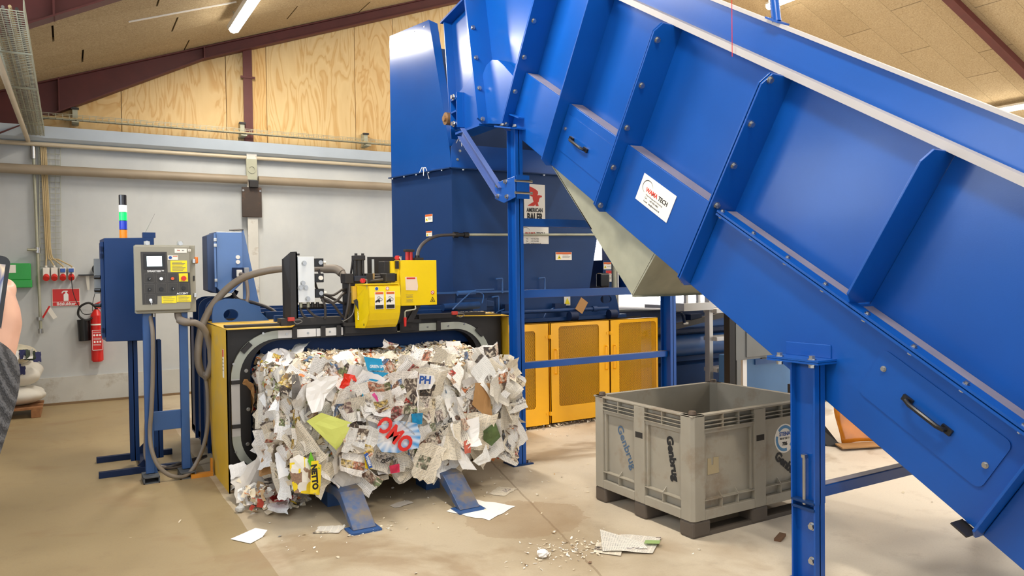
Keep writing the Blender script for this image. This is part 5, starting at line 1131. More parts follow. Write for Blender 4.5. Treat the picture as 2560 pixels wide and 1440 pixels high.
SPEC = {
    'omo': [(1.801, 4.95, 0.617), (1.949, 4.95, 0.634), (2.100, 4.95, 0.598), (2.121, 4.95, 0.509), (2.098, 4.95, 0.426), (1.945, 4.95, 0.409), (1.828, 4.95, 0.433), (1.771, 4.95, 0.523)],
    'ph': [(2.152, 5.00, 0.940), (2.307, 5.00, 0.905), (2.251, 5.00, 0.816), (2.110, 5.00, 0.820)],
    'cars': [(2.290, 5.10, 0.990), (2.547, 5.10, 0.920), (2.478, 5.10, 0.804), (2.255, 5.10, 0.868)],
    'turq': [(1.740, 5.0, 1.089), (1.871, 5.0, 1.061), (1.885, 5.0, .981), (1.765, 5.0, .990)],
    'turq2': [(1.786, 5.06, 0.982), (1.916, 5.06, 0.964), (1.796, 5.06, 0.883), (1.756, 5.06, 0.768), (1.713, 5.06, 0.783), (1.738, 5.06, 0.882)],
    'red': [(1.602, 5.06, 0.983), (1.681, 5.06, 0.962), (1.700, 5.06, 0.905), (1.651, 5.06, 0.853), (1.566, 5.06, 0.889), (1.590, 5.06, 0.942)],
    'wbag': [(1.346, 4.99, 0.930), (1.441, 4.99, 0.976), (1.557, 4.99, 0.974), (1.536, 4.99, 0.900), (1.472, 4.99, 0.838), (1.437, 4.99, 0.746), (1.370, 4.99, 0.740), (1.337, 4.99, 0.850)],
    'lime': [(1.331, 4.95, 0.692), (1.426, 4.95, 0.740), (1.639, 4.95, 0.647), (1.535, 4.95, 0.466)],
    'grey': [(1.265, 5.03, 0.991), (1.308, 5.03, 0.995), (1.322, 5.03, 0.887), (1.346, 5.03, 0.763), (1.266, 5.03, 0.761), (1.258, 5.03, 0.879)],
    'netto': [(1.215, 4.95, 0.460), (1.275, 4.95, 0.479), (1.420, 4.95, 0.392), (1.408, 4.95, 0.190), (1.244, 4.95, 0.227), (1.213, 4.95, 0.369)],
    'kraft': [(2.576, 4.96, 0.843), (2.729, 4.96, 0.820), (2.717, 4.96, 0.694), (2.735, 4.96, 0.534), (2.657, 4.96, 0.594), (2.560, 4.96, 0.679)],
    'bil': [(2.578, 5.06, 0.952), (2.640, 5.06, 0.938), (2.670, 5.06, 0.853), (2.621, 5.06, 0.857)],
    'pink': [(1.776, 4.95, 0.828), (1.864, 4.95, 0.884), (1.895, 4.95, 0.803), (1.813, 4.95, 0.775)],
    'teal': [(2.068, 4.95, 0.664), (2.154, 4.95, 0.664), (2.147, 4.95, 0.584), (2.070, 4.95, 0.587)],
    'green': [(2.633, 4.95, 0.478), (2.744, 4.95, 0.535), (2.798, 4.95, 0.412), (2.727, 4.95, 0.345), (2.649, 4.95, 0.406)],
    'wtri': [(2.437, 4.95, 0.382), (2.480, 4.95, 0.338), (2.581, 4.95, 0.192), (2.461, 4.95, 0.216), (2.429, 4.95, 0.280)],
    'wtext': [(2.545, 4.95, 0.264), (2.630, 4.95, 0.312), (2.665, 4.95, 0.374), (2.698, 4.95, 0.242), (2.602, 4.95, 0.220)],
    'vosen': [(1.712, 4.95, 0.439), (1.741, 4.95, 0.444), (1.770, 4.95, 0.315), (1.719, 4.95, 0.328)],
    'limegreen': [(1.327, 4.95, 0.432), (1.349, 4.95, 0.495), (1.379, 4.95, 0.398), (1.406, 4.95, 0.373), (1.352, 4.95, 0.375)],
    'orange': [(2.464, 4.95, 0.423), (2.531, 4.95, 0.430), (2.536, 4.95, 0.325), (2.470, 4.95, 0.333)],
    'magenta': [(1.885, 4.95, 0.327), (1.965, 4.95, 0.329), (1.973, 4.95, 0.263), (1.898, 4.95, 0.268)],
}
def patch(name, key, mat, amp=.012, cuts=2, seed=1, dy=0.0):
    """a single recognisable sheet lying on the bale front, given by its corner points"""
    r = random.Random(seed); P = [V(p) + V((0, dy, 0)) for p in SPEC[key]]
    bm = bmesh.new(); f = bm.faces.new([bm.verts.new(p) for p in P]); bm.normal_update()
    bmesh.ops.poke(bm, faces=[f]); bmesh.ops.subdivide_edges(bm, edges=bm.edges[:], cuts=cuts, use_grid_fill=True)
    xs = [p.x for p in P]; zs = [p.z for p in P]; uvl = bm.loops.layers.uv.new('UVMap')
    cr = [(r.uniform(0, 3.14), r.uniform(-.05, .05), r.uniform(-.5, .5)) for _ in range(3)]
    cx, cz = sum(xs) / len(xs), sum(zs) / len(zs)
    off = bale.location
    for v_ in bm.verts:
        d = sum(k * abs((v_.co.x - cx) * math.cos(a) + (v_.co.z - cz) * math.sin(a) - c) for a, c, k in cr)
        v_.co.y += d * .5 + r.uniform(-amp, amp) * .35
    for fc in bm.faces:
        for lp in fc.loops: lp[uvl].uv = ((lp.vert.co.x - min(xs)) / (max(xs) - min(xs)), (lp.vert.co.z - min(zs)) / (max(zs) - min(zs)))
    for v_ in bm.verts: v_.co -= off
    me = bpy.data.meshes.new(name); bm.to_mesh(me); bm.free(); me.materials.append(mat)
    o = bpy.data.objects.new(name, me); col.objects.link(o); o.parent = bale
    return o, V((cx, min(p.y for p in P), cz))
def omo_material():
    t = NT('detergent_box_print'); uv = t.coord('UV'); s = t.new('ShaderNodeSeparateXYZ'); t.link(uv, s.inputs[0])
    dx = t.math('SUBTRACT', s.outputs[0], .42); dy = t.math('SUBTRACT', s.outputs[1], .55)
    ang = t.math('ARCTAN2', dy, dx); ray = t.math('ADD', t.math('MULTIPLY', t.math('SINE', t.math('MULTIPLY', ang, 17.0)), .5), .5)
    rad = t.math('SQRT', t.math('ADD', t.math('MULTIPLY', dx, dx), t.math('MULTIPLY', dy, dy)))
    f = t.math('MULTIPLY', t.ramp(rad, [(.18, (0, 0, 0, 1)), (.55, (1, 1, 1, 1))]), t.math('ADD', .45, t.math('MULTIPLY', ray, .55)))
    t.link(t.mix(f, lin((244, 244, 242)), lin((60, 140, 200))), t.b.inputs['Base Color']); t.b.inputs['Roughness'].default_value = .4
    return t.m
o, c = patch('detergent_box_panel', 'omo', omo_material(), .006, 2, 3, -.03)
rt, ut = V((.72, 0, -.70)), V((.70, 0, .72))
text('lettering', 'OMO', .15, c + V((-.03, -.045, .02)), rt, ut, M('omo_red', (222, 40, 32), .4), o, bold=.006, sx=.85)
text('lettering', 'ANTI-REDEPOSITION', .017, c + V((.062, -.045, .062)), rt, ut, inkgrey, o, sx=1.0)
o, c = patch('white_sheet', 'ph', plainW, .006, 2, 4, -.02); text('lettering', 'PH', .075, c + V((-.02, -.045, .02)), V((1, 0, -.12)), V((.12, 0, 1)), inkblue, o, bold=.003)
o, c = patch('car_advert_sheet', 'cars', newsA, .008, 2, 5, -.08)
turq = M('turquoise_card', (22, 150, 196), .5, var=.03)
o, c = patch('turquoise_flap', 'turq', turq, .004, 2, 6, -.04); text('lettering', 'GREEN SPO', .028, c + V((.005, -.05, -.012)), V((1, 0, -.10)), V((.1, 0, 1)), inkwhite, o, bold=.0006, sx=.8)
patch('turquoise_card', 'turq2', turq, .010, 2, 7, -.08)
patch('red_plastic_scrap', 'red', M('red_film', (226, 52, 26), .35, var=.1), .03, 2, 8, -.07)
patch('white_bag', 'wbag', plainW, .02, 2, 9, -.02)
o, c = patch('lime_form', 'lime', M('lime_paper', (214, 220, 112), .7, var=.02), .012, 2, 10, -.035)
patch('brush_advert', 'grey', M('grey_brown_print', (106, 100, 94), .6, var=.3, vs=20), .006, 2, 11, -.02)
def flyer_mat():
    t = NT('yellow_flyer_print'); uv = t.coord('UV'); vo = t.new('ShaderNodeTexVoronoi', distance='CHEBYCHEV'); t.link(uv, vo.inputs['Vector']); vo.inputs['Scale'].default_value = 4.5
    s2 = t.new('ShaderNodeSeparateColor'); t.link(vo.outputs['Color'], s2.inputs[0]); nz = t.noise(uv, 22, 3)
    pic = t.mix(t.math('GREATER_THAN', s2.outputs[2], .5), t.mix(nz.outputs[0], lin((200, 160, 130)), lin((70, 60, 60))), lin((240, 236, 226)))
    t.link(t.mix(t.math('LESS_THAN', s2.outputs[1], .42), lin((246, 216, 34)), pic), t.b.inputs['Base Color']); t.b.inputs['Roughness'].default_value = .45
    return t.m
o, c = patch('yellow_flyer', 'netto', flyer_mat(), .012, 2, 12, -.03)
MB().obox(c + V((.062, -.05, -.02)), (.05, 0, 1), (1, 0, -.05), (0, 1, 0), (.105, .024, .001)).build('yellow_stripe', M('flyer_yellow', (248, 218, 30), .45), bale)
text('lettering', 'NETTO', .05, c + V((.062, -.053, -.02)), V((.05, 0, -1)), V((1, 0, .05)), ink, o, bold=.003, sx=1.0)
patch('brown_cardboard', 'kraft', kraft, .008, 2, 13, -.03)
o, c = patch('white_leaflet', 'bil', plainW, .004, 1, 14, -.025); text('lettering', 'Bil', .032, c + V((.006, -.02, -.012)), V((.35, 0, -.94)), V((.94, 0, .35)), inkblue, o, bold=.001)
patch('pink_leaflet', 'pink', M('pink_print', (214, 70, 140), .5, var=.2, vs=30), .004, 1, 15, -.03)
patch('teal_wrapper', 'teal', M('teal_print', (20, 130, 176), .35, var=.3, vs=25), .006, 1, 16, -.03)
patch('green_photo_page', 'green', M('green_photo', (84, 104, 60), .5, var=.4, vs=14), .008, 2, 17, -.03)
patch('white_envelope', 'wtri', plainW, .012, 2, 18, -.03)
patch('white_page', 'wtext', whiteP, .012, 2, 19, -.04)
o, c = patch('yellow_wrapper', 'vosen', M('wrapper_yellow', (238, 200, 30), .4, var=.2, vs=30), .004, 1, 20, -.045)
MB().obox(c + V((0, -.012, 0)), (.3, 0, -.95), (.95, 0, .3), (0, 1, 0), (.055, .014, .001)).build('blue_band', inkblue, bale); text('lettering', 'VOSEN', .024, c + V((0, -.014, 0)), V((.3, 0, -.95)), V((.95, 0, .3)), inkwhite, o, bold=.001)
patch('green_wrapper', 'limegreen', M('bright_green_film', (110, 190, 40), .35), .01, 1, 21, -.05)
patch('orange_pink_flyer', 'orange', M('orange_pink_print', (232, 110, 90), .5, var=.5, vs=18), .008, 1, 22, -.04)
patch('magenta_wrapper', 'magenta', M('magenta_film', (206, 40, 80), .4, var=.3, vs=20), .008, 1, 23, -.05)
text('lettering', '5-1 20-57', .045, (2.34, 4.955, .53), V((.80, 0, .60)), V((-.60, 0, .80)), ink, bale, bold=.001)
text('lettering', 'Otten', .04, (1.90, 4.955, .355), V((.97, 0, .24)), V((-.24, 0, .97)), ink, bale, bold=.001)
# clear plastic bag on the rear left corner
def bag(u, v_):
    a = u * 6.283; b = v_ * 1.5; r = .13 * math.cos(b) * (1 + .12 * math.sin(a * 5 + v_ * 4)); return (1.40 + r * math.cos(a), 5.95 + r * math.sin(a), .97 + .11 * math.sin(b) + .01 * math.sin(a * 7))
MB().grid(bag, 24, 8).build('plastic_bag', M('cloudy_film', (206, 204, 204), .25, alpha=.75), bale, smooth=60)
# two bent blue runners under the bale
for nm, x0, x1 in (('near the yellow flyer', 1.535, 1.69), ('beside the white torn paper', 2.30, 2.455)):
    t = thing('bale_runner', ((x0 + x1) / 2, 5.2, 0), 'bent scuffed blue steel runner under the bale front, ' + nm, 'bale runner', 'bale runners')
    MB().prism([(x0, 6.0, .10), (x0, 6.0, .205), (x0, 5.02, .205), (x0, 4.90, .195), (x0, 4.63, .015), (x0, 4.66, .0), (x0, 4.95, .13), (x0, 5.05, .14), (x0, 5.4, .10)], (x1 - x0, 0, 0)).build('runner', rust, t, bevel=.004)
    MB().box((x0 - .03, 4.58, 0), (x1 + .02, 4.72, .012)).build('foot_plate', slate, t)
    MB().box((x0 + .02, 5.25, 0), (x1 - .02, 5.45, .12)).build('prop', slate, t)
# loose papers slumped in the left corner of the outlet
lp = [((1.13, 5.72, .13), (-.2, -.8, .8), .26, .30, .2, greyP, 'large grey cardboard sheet slumped beside the bale, left corner'),
      ((1.20, 5.55, .07), (0, -.6, .9), .30, .16, -.1, magA, 'crumpled magazine spread on the floor at the left corner of the bale'),
      ((1.08, 5.62, .05), (-.4, -.7, .6), .14, .20, .3, whiteP, 'white printed carton lying against the yellow guard foot'),
      ((1.25, 5.40, .035), (.1, -.5, 1), .18, .14, .6, M('red_magazine', (176, 46, 42), .5, var=.4, vs=16), 'red magazine cover on the floor below the bale corner'),
      ((1.22, 5.30, .03), (0, -.5, 1), .14, .18, -.3, whiteP, 'white leaflet with yellow edge on the floor below the bale corner'),
      ((1.36, 5.42, .04), (.2, -.5, 1), .20, .10, .2, magB, 'glossy flyer poking out under the bale, left of the runner'),
      ((1.05, 5.80, .22), (-.2, -.9, .4), .12, .10, .2, whiteP, 'folded white paper stuck above the grey cardboard by the guard'),
      ((1.32, 5.62, .12), (0, -.7, .7), .24, .14, .1, newsB, 'torn newspaper wedged between bale and outlet floor')]
for i, (c, n, w_, h_, sp, mt, lb) in enumerate(lp):
    o = put(CR[i * 3], c, n, w_, h_, sp, mt, 'loose_paper'); o.parent = None; o.location = c; tag(o, lb, 'paper')
def pp():
    return (rng.uniform(1.05, 1.45), rng.uniform(5.3, 6.0), rng.uniform(.01, .14)), (rng.gauss(0, .6), rng.gauss(-.5, .5), 1)
tag(flakes('paper_litter_heap', 420, pp, None, .012, .045), 'heap of small torn scraps under the left corner of the bale', 'paper scraps')
# ================================================================ GREY PLASTIC PALLET BOX
bxm = M('grey_plastic_box', (154, 147, 132), .55, var=.08, vs=4, dirt=(126, 104, 80), ds=3.5, dlo=.55, dhi=.8)
bxd = M('dark_box_foot', (86, 76, 66), .65, var=.2)
pb = thing('pallet_box', (3.86, 3.87, 0), 'large grey plastic pallet box with stencilled lettering on dark feet', 'pallet box')
X0, X1, Y0, Y1, Z0, Z1 = 3.26, 4.46, 3.37, 4.37, .105, .762
T = .035
wl = MB(); wl.box((X0 + T, Y0 + T, Z0), (X0 + T + .012, Y1 - T, Z1)); wl.box((X1 - T - .012, Y0 + T, Z0), (X1 - T, Y1 - T, Z1)); wl.box((X0 + T, Y0 + T, Z0), (X1 - T, Y0 + T + .012, Z1)); wl.box((X0 + T, Y1 - T - .012, Z0), (X1 - T, Y1 - T, Z1)); wl.box((X0 + .01, Y0 + .01, Z0), (X1 - .01, Y1 - .01, Z0 + .02))
wl.build('tub', bxm, pb)
rim = MB().holed([(X0, Y0, Z1 - .012), (X1, Y0, Z1 - .012), (X1, Y1, Z1 - .012), (X0, Y1, Z1 - .012)], [(X0 + T, Y0 + T, Z1 - .012), (X1 - T, Y0 + T, Z1 - .012), (X1 - T, Y1 - T, Z1 - .012), (X0 + T, Y1 - T, Z1 - .012)], (0, 0, .012)); rim.build('rim', bxm, pb, bevel=.003)
for fx, fy in ((X0, Y0), (X1, Y0), (X0, Y1), (X1, Y1)):
    sx, sy = (1 if fx == X0 else -1), (1 if fy == Y0 else -1); c = .02
    P = [(fx + sx * c, fy), (fx + sx * .105, fy), (fx + sx * .105, fy + sy * .03), (fx + sx * .03, fy + sy * .105), (fx, fy + sy * .105), (fx, fy + sy * c)]
    MB().prism([(a, b, Z0) for a, b in P], (0, 0, Z1 - Z0)).build('corner_post', bxm, pb, bevel=.004)
    MB().cyl((fx + sx * .045, fy + sy * .045, Z1), (fx + sx * .045, fy + sy * .045, Z1 + .022), .026, 12, .022).build('corner_stud', M('dark_stud', (96, 80, 66), .6), pb, smooth=True)
def face(o, r, n, L, slots, label_parent=None):
    o = V(o); r = V(r); n = V(n)
    def b(a0, a1, z0, z1, d0, d1, name, mat=bxm, bev=0):
        c = o + r * (a0 + a1) / 2 + n * (d0 + d1) / 2 + UP * (z0 + z1) / 2
        return MB().obox(c, r, n, UP, ((a1 - a0) / 2, abs(d1 - d0) / 2, (z1 - z0) / 2)).build(name, mat, pb, bevel=bev)
    mid = L / 2
    b(mid - .052, mid + .052, Z0, Z1 - .012, -T, 0, 'mid_post', bev=.004)
    b(mid - .036, mid + .036, .540, .578, -.0005, .0012, 'hand_slot', M('slot_shadow', (44, 40, 36), .9))
    for q0, q1 in ((.106, mid - .053), (mid + .053, L - .106)): b(q0, q1, Z0, .165, -T, 0, 'bottom_band', bev=.003)
    for a0, a1 in ((.105, mid - .052), (mid + .052, L - .105)):
        for z in (.668, .692, .716): b(a0, a1, z - .0025, z + .0025, -T, -.001, 'vent_fin')
        for f in ((.5,) if slots == 2 else (.36, .68)): b(a0 + (a1 - a0) * f - .003, a0 + (a1 - a0) * f + .003, .664, Z1 - .012, -T, 0, 'vent_divider')
        b(a0, a1, .640, .668, -T, -.012, 'vent_sill')
        b(a0, a1, .222, .228, -T, -.002, 'lower_ledge')
        for f in ((.5,) if slots == 2 else (.33, .66)):
            c = o + r * (a0 + (a1 - a0) * f); m = MB().prism([c + UP * .165 - n * .002, c + UP * .228 - n * .002, c + UP * .262 - n * T, c + UP * .165 - n * T], r * .005); m.build('ledge_gusset', bxm, pb)
        for f in (0, 1): q = a0 if f == 0 else a1; b(q - (.0 if f == 0 else .022), q + (.022 if f == 0 else 0), .228, .640, -T, -.014, 'panel_edge', bev=.003)
face((X0, Y1, 0), (0, -1, 0), (-1, 0, 0), 1.0, 2); face((X0, Y0, 0), (1, 0, 0), (0, -1, 0), 1.2, 3)
face((X1, Y0, 0), (0, 1, 0), (1, 0, 0), 1.0, 2); face((X1, Y1, 0), (-1, 0, 0), (0, 1, 0), 1.2, 3)
for x in (X0, (X0 + X1) / 2 - .08, X1 - .16):
    for y in (Y0, (Y0 + Y1) / 2 - .06, Y1 - .13):
        MB().box((x + .004, y + .004, 0 if True else 0), (x + .156, y + .126, Z0)).build('foot', bxd, pb, bevel=.015)
for y in (Y0 + .01, (Y0 + Y1) / 2 - .05, Y1 - .12): MB().box((X0 + .05, y, .0), (X1 - .05, y + .10, .028)).build('skid', bxd, pb)
sten = M('stencil_black', (26, 26, 28), .7); stenb = M('stencil_blue_faded', (70, 96, 124), .7)
text('stencil', 'Genbrug', .080, (X0 + T - .002, 3.585, .455), V((0, -.20, -.98)), V((0, -.98, .20)), sten, pb, bold=.004)
text('stencil', 'Genbrug', .088, (X0 + T - .002, 4.045, .44), V((0, -.50, -.866)), V((0, -.866, .50)), stenb, pb, bold=.001)
text('stencil', 'Genbrug', .082, (4.165, Y0 + T - .002, .325), V((.80, 0, -.60)), V((.60, 0, .80)), sten, pb, bold=.004)
sd_ = MB().cyl((4.135, Y0 + T, .515), (4.135, Y0 + T - .002, .515), .098, 28).build('recycling_sticker', label_w, pb)
for a0, a1 in ((25, 140), (165, 290), (315, 375)):
    arcm = MB(); pts = [(4.135 + .078 * math.cos(R(a)), .515 + .078 * math.sin(R(a))) for a in range(a0, a1 + 1, 8)]
    for (xa, za), (xb, zb) in zip(pts[:-1], pts[1:]): arcm.bar((xa, Y0 + T - .0025, za), (xb, Y0 + T - .0025, zb), .020, .001, fY)
    arcm.build('arrow_arc', M('sticker_blue', (70, 136, 186), .5), sd_)
for s_, z, sz, bo in (('STENA', .545, .036, .001), ('86 67 50 11', .515, .020, 0), ('706', .478, .032, .0012)): text('print', s_, sz, (4.135, Y0 + T - .0035, z), xv, UP, inkblue if sz == .036 else ink, sd_, bold=bo)
MB().prism([(3.42, Y0 + T - .002, .475), (3.45, Y0 + T - .002, .474), (3.452, Y0 + T - .002, .43), (3.468, Y0 + T - .002, .43), (3.47, Y0 + T - .002, .476), (3.515, Y0 + T - .002, .474), (3.517, Y0 + T - .002, .375), (3.418, Y0 + T - .002, .372)], (0, -.001, 0)).build('tape_remnant', M('tape_remnant', (168, 152, 118), .6), pb)

# ================================================================ THINGS ON THE BACK WALL
MB().cyl((-1.25, 11.36, 3.05), (2.26, 11.36, 3.06), .062, 18).cyl((.70, 11.36, 3.054), (.80, 11.36, 3.0545), .0635, 18).build('thick_pipe', pipe_m, None, smooth=True, label='thick grey-brown pipe running along the back wall left of the rusty plate', cat='pipe')
MB().cyl((2.42, 11.36, 3.06), (13, 11.36, 3.075), .062, 18).build('thick_pipe', pipe_m, None, smooth=True, label='thick grey-brown pipe running along the back wall right of the rusty plate to the hopper', cat='pipe')
MB().cyl((-1.25, 11.40, 3.385), (13, 11.40, 3.40), .028, 12).build('thin_conduit', M('pale_conduit', (200, 186, 160), .45), None, smooth=True, label='thin pale conduit running the length of the wall just below the ledge', cat='pipe')
vp_ = thing('water_pipe', (-.335, 11.44, .95), 'thin vertical metal water pipe with side tap on the left of the back wall', 'pipe')
MB().cyl((-.36, 11.44, 3.40), (-.325, 11.44, .98), .018, 12).build('pipe', galv, vp_, smooth=True)
for x, z0, z1, r_ in ((-.361, 3.36, 3.20, .032), (-.34, 2.06, 1.99, .034), (-.332, 1.16, 1.12, .04), (-.3255, 1.01, .95, .03)): MB().cyl((x, 11.44, z0), (x, 11.44, z1), r_, 12).build('pipe_joint', steel, vp_, smooth=True)
MB().cyl((-.34, 11.42, 2.03), (-.45, 11.40, 2.03), .016, 10).build('tap', galv, vp_, smooth=True)
MB().bar((-.30, 11.42, 1.15), (-.22, 11.40, 1.30), .012, .02).build('red_lever', red, vp_); MB().bar((-.24, 11.41, 1.28), (-.16, 11.40, 1.14), .01, .05).build('hose_clip', whitepl, vp_)
def wire_tray(name, o, a, u, n, L, W, H, pitch, label, group=None, wires=5, rw=.0028):
    """welded wire cable tray: long wires along a, U-shaped cross wires"""
    o = V(o); a = V(a).normalized(); u = V(u).normalized(); n = V(n).normalized(); t = thing(name, tuple(o), label, 'cable tray')
    m = MB()
    for i in range(wires):
        q = o + u * W * i / (wires - 1); m.bar(q, q + a * L, rw * 2, rw * 2, n)
    for h_ in (1,): 
        for s_ in (0, W): m.bar(o + u * s_ + n * H * h_, o + u * s_ + n * H * h_ + a * L, rw * 2, rw * 2, u)
    m.build('long_wires', galv, t)
    m = MB(); k = 0
    while k * pitch <= L:
        q = o + a * k * pitch; m.bar(q, q + u * W, rw * 2, rw * 2, n)
        if H: m.bar(q, q + n * H, rw * 2, rw * 2, u); m.bar(q + u * W, q + u * W + n * H, rw * 2, rw * 2, u)
        k += 1
    m.build('cross_wires', galv, t, kind='stuff')
    return t
v1 = wire_tray('cable_ladder', (-.315, 11.47, 1.82), (.013, 0, 1), (1, 0, 0), (0, -1, 0), 1.54, .235, .03, .073, 'vertical wire mesh cable tray with cables leading down to the sockets')
beige = M('beige_cable', (186, 164, 120), .5)
for i, x in enumerate((-.245, -.225, -.205, -.19)):
    tx = (-.25, -.16, -.065, .03)[i]
    MB().tube([(x - .03, 11.44, 3.36), (x - .015, 11.44, 2.6), (x, 11.44, 1.98), (x + (tx - x) * .4, 11.43, 1.90), (tx, 11.41, 1.82), (tx, 11.41, 1.80)], .009, 8, smooth=6).build('cable', beige, v1, smooth=True)
sock_body = whitepl
lab = ['leftmost of the four sockets on the wall, plain white with red cap', 'second socket from the left on the wall, plain white with red cap', 'third wall socket with a blue lid and red cap', 'rightmost of the four wall sockets, blue plug with a black cord']
for i, x in enumerate((-.25, -.16, -.065, .03)):
    t = thing('power_socket', (x, 11.42, 1.66), lab[i], 'socket', 'four sockets in a row on the wall')
    MB().box((x - .038, 11.40, 1.68), (x + .038, 11.5, 1.80)).build('housing', sock_body, t, bevel=.008)
    MB().cyl((x, 11.42, 1.69), (x, 11.37, 1.655), .036, 14).build('red_cap', redpl, t, smooth=True)
    if i > 1: MB().box((x - .03, 11.38, 1.735), (x + .03, 11.40, 1.785)).build('blue_lid', M('blue_plastic', (50, 90, 170), .4), t, bevel=.006)
    if i == 3: MB().tube([(x, 11.38, 1.74), (x, 11.36, 1.65), (x + .02, 11.38, 1.45), (x + .08, 11.38, 1.28), (x + .14, 11.38, 1.18), (x + .30, 11.4, 1.20)], .005, 6, smooth=6).build('cord', plastic, t, smooth=True)
    if i < 2: MB().cyl((x, 11.41, 1.80), (x, 11.41, 1.825), .014, 10).build('cable_gland', whitepl, t, smooth=True)
fa = thing('first_aid_box', (-.55, 11.44, 1.54), 'green first aid box on the wall behind the phone', 'box')
MB().box((-.72, 11.38, 1.645), (-.415, 11.5, 1.855)).build('lid', M('green_plastic', (46, 160, 72), .4), fa, bevel=.01); MB().box((-.72, 11.37, 1.545), (-.405, 11.5, 1.645)).build('drawer', M('green_plastic', (46, 160, 72), .4), fa, bevel=.01)
MB().box((-.67, 11.377, 1.735), (-.575, 11.381, 1.835)).build('label', label_w, fa)
ss = thing('fire_sign', (-.035, 11.49, 1.29), 'red sign with a white extinguisher symbol on the wall', 'sign')
MB().box((-.192, 11.485, 1.292), (.122, 11.5, 1.522)).build('panel', label_w, ss); MB().box((-.186, 11.482, 1.352), (.116, 11.487, 1.516)).build('red_field', red, ss); MB().box((-.186, 11.482, 1.298), (.116, 11.487, 1.345)).build('red_strip', red, ss)
text('lettering', 'Ildslukker', .056, (-.035, 11.480, 1.322), xv, UP, inkwhite, ss, bold=.001)
sym = MB().prism([(-.063 + a, 11.481, 1.36 + b) for a, b in ((0, 0), (.055, 0), (.055, .085), (.04, .105), (.035, .115), (.05, .125), (.045, .135), (.0, .135), (-.02, .12), (-.022, .10), (-.012, .10), (0, .12), (.02, .122), (.022, .105), (0, .085))], (0, -.0015, 0)); sym.build('extinguisher_symbol', inkwhite, ss)
ex = thing('fire_extinguisher', (.31, 11.40, .545), 'red fire extinguisher with white label hanging on the wall left of the cabinet', 'fire extinguisher')
MB().cyl((.308, 11.40, .56), (.308, 11.40, 1.16), .072, 22).cyl((.308, 11.40, 1.16), (.308, 11.40, 1.24), .072, 22, .03).cyl((.308, 11.40, .545), (.308, 11.40, .56), .06, 22).build('cylinder', red, ex, smooth=True)
MB().cyl((.308, 11.40, 1.24), (.308, 11.40, 1.30), .02, 12).build('valve', black, ex, smooth=True); MB().bar((.28, 11.38, 1.30), (.40, 11.36, 1.36), .012, .018).bar((.28, 11.38, 1.28), (.39, 11.36, 1.24), .012, .018).build('lever', redpl, ex)
MB().cyl((.308, 11.40, 1.03), (.308, 11.40, 1.05), .0735, 22).build('white_band', label_w, ex, smooth=True)
lb = MB().box((.25, 11.325, .70), (.366, 11.332, .97)).build('label', red, ex); m = MB()
for z in (.965, .703): m.box((.25, 11.322, z - .003), (.366, 11.326, z + .003))
for x in (.2515, .3645): m.box((x - .002, 11.322, .70), (x + .002, 11.326, .97))
for i in range(3): m.cyl((.275 + .033 * i, 11.325, .90), (.275 + .033 * i, 11.322, .90), .013, 12); m.box((.268 + .033 * i, 11.322, .80), (.288 + .033 * i, 11.326, .825))
for z in (.94, .93, .86, .85, .84, .775, .765): m.box((.262, 11.322, z), (.35, 11.326, z + .003))
m.build('label_print', inkwhite, lb)
MB().tube([(.30, 11.37, 1.27), (.22, 11.33, 1.33), (.12, 11.34, 1.28), (.10, 11.36, 1.17), (.18, 11.35, 1.10), (.26, 11.36, 1.13)], .014, 8, smooth=6).build('hose', rubber, ex, smooth=True)
MB().cyl((.165, 11.41, .83), (.155, 11.41, 1.11), .07, 14, .075).build('horn_case', plastic, ex, smooth=True)
ps = thing('bracket_shelf', (.24, 11.42, 1.66), 'small black bracket shelf with a dark device on the wall behind the cabinet', 'shelf')
MB().box((.11, 11.36, 1.69), (.45, 11.5, 1.705)).build('board', plastic, ps); MB().prism([(.19, 11.40, 1.69), (.21, 11.40, 1.50), (.235, 11.40, 1.50), (.235, 11.40, 1.69)], (0, .03, 0)).build('bracket', M('pale_bracket', (200, 196, 184), .5), ps)
MB().cyl((.335, 11.36, 1.775), (.335, 11.44, 1.775), .07, 20).box((.33, 11.36, 1.705), (.45, 11.44, 1.845)).build('device', plastic, ps, bevel=.01)
MB().tube([(.29, 11.36, 1.72), (.30, 11.35, 1.5), (.27, 11.35, 1.35), (.26, 11.36, 1.22)], .004, 6, smooth=5).build('cord', plastic, ps, smooth=True)
# wire tray along the gable, on brackets
gt = wire_tray('gable_cable_tray', (-.25, 11.20, 3.70), (1, 0, .002), (0, 1, 0), (0, 0, 1), 6.6, .10, .06, .075, 'long wire mesh cable tray fixed along the foot of the plywood gable', wires=4)
for i in range(3): MB().tube([(-.25, 11.23 + .02 * i, 3.72), (2, 11.22 + .02 * i, 3.715), (6.3, 11.23 + .02 * i, 3.735)], .010, 8, smooth=4).build('cable', beige, gt, smooth=True)
for x in (.115, 2.20, 4.055): MB().box((x - .03, 11.30, 3.66), (x + .03, 11.435, 3.88)).box((x - .04, 11.18, 3.665), (x + .04, 11.435, 3.68)).build('bracket', galv, gt); MB().box((x - .045, 11.28, 3.85), (x + .045, 11.32, 3.875)).build('bracket_clamp', black, gt)
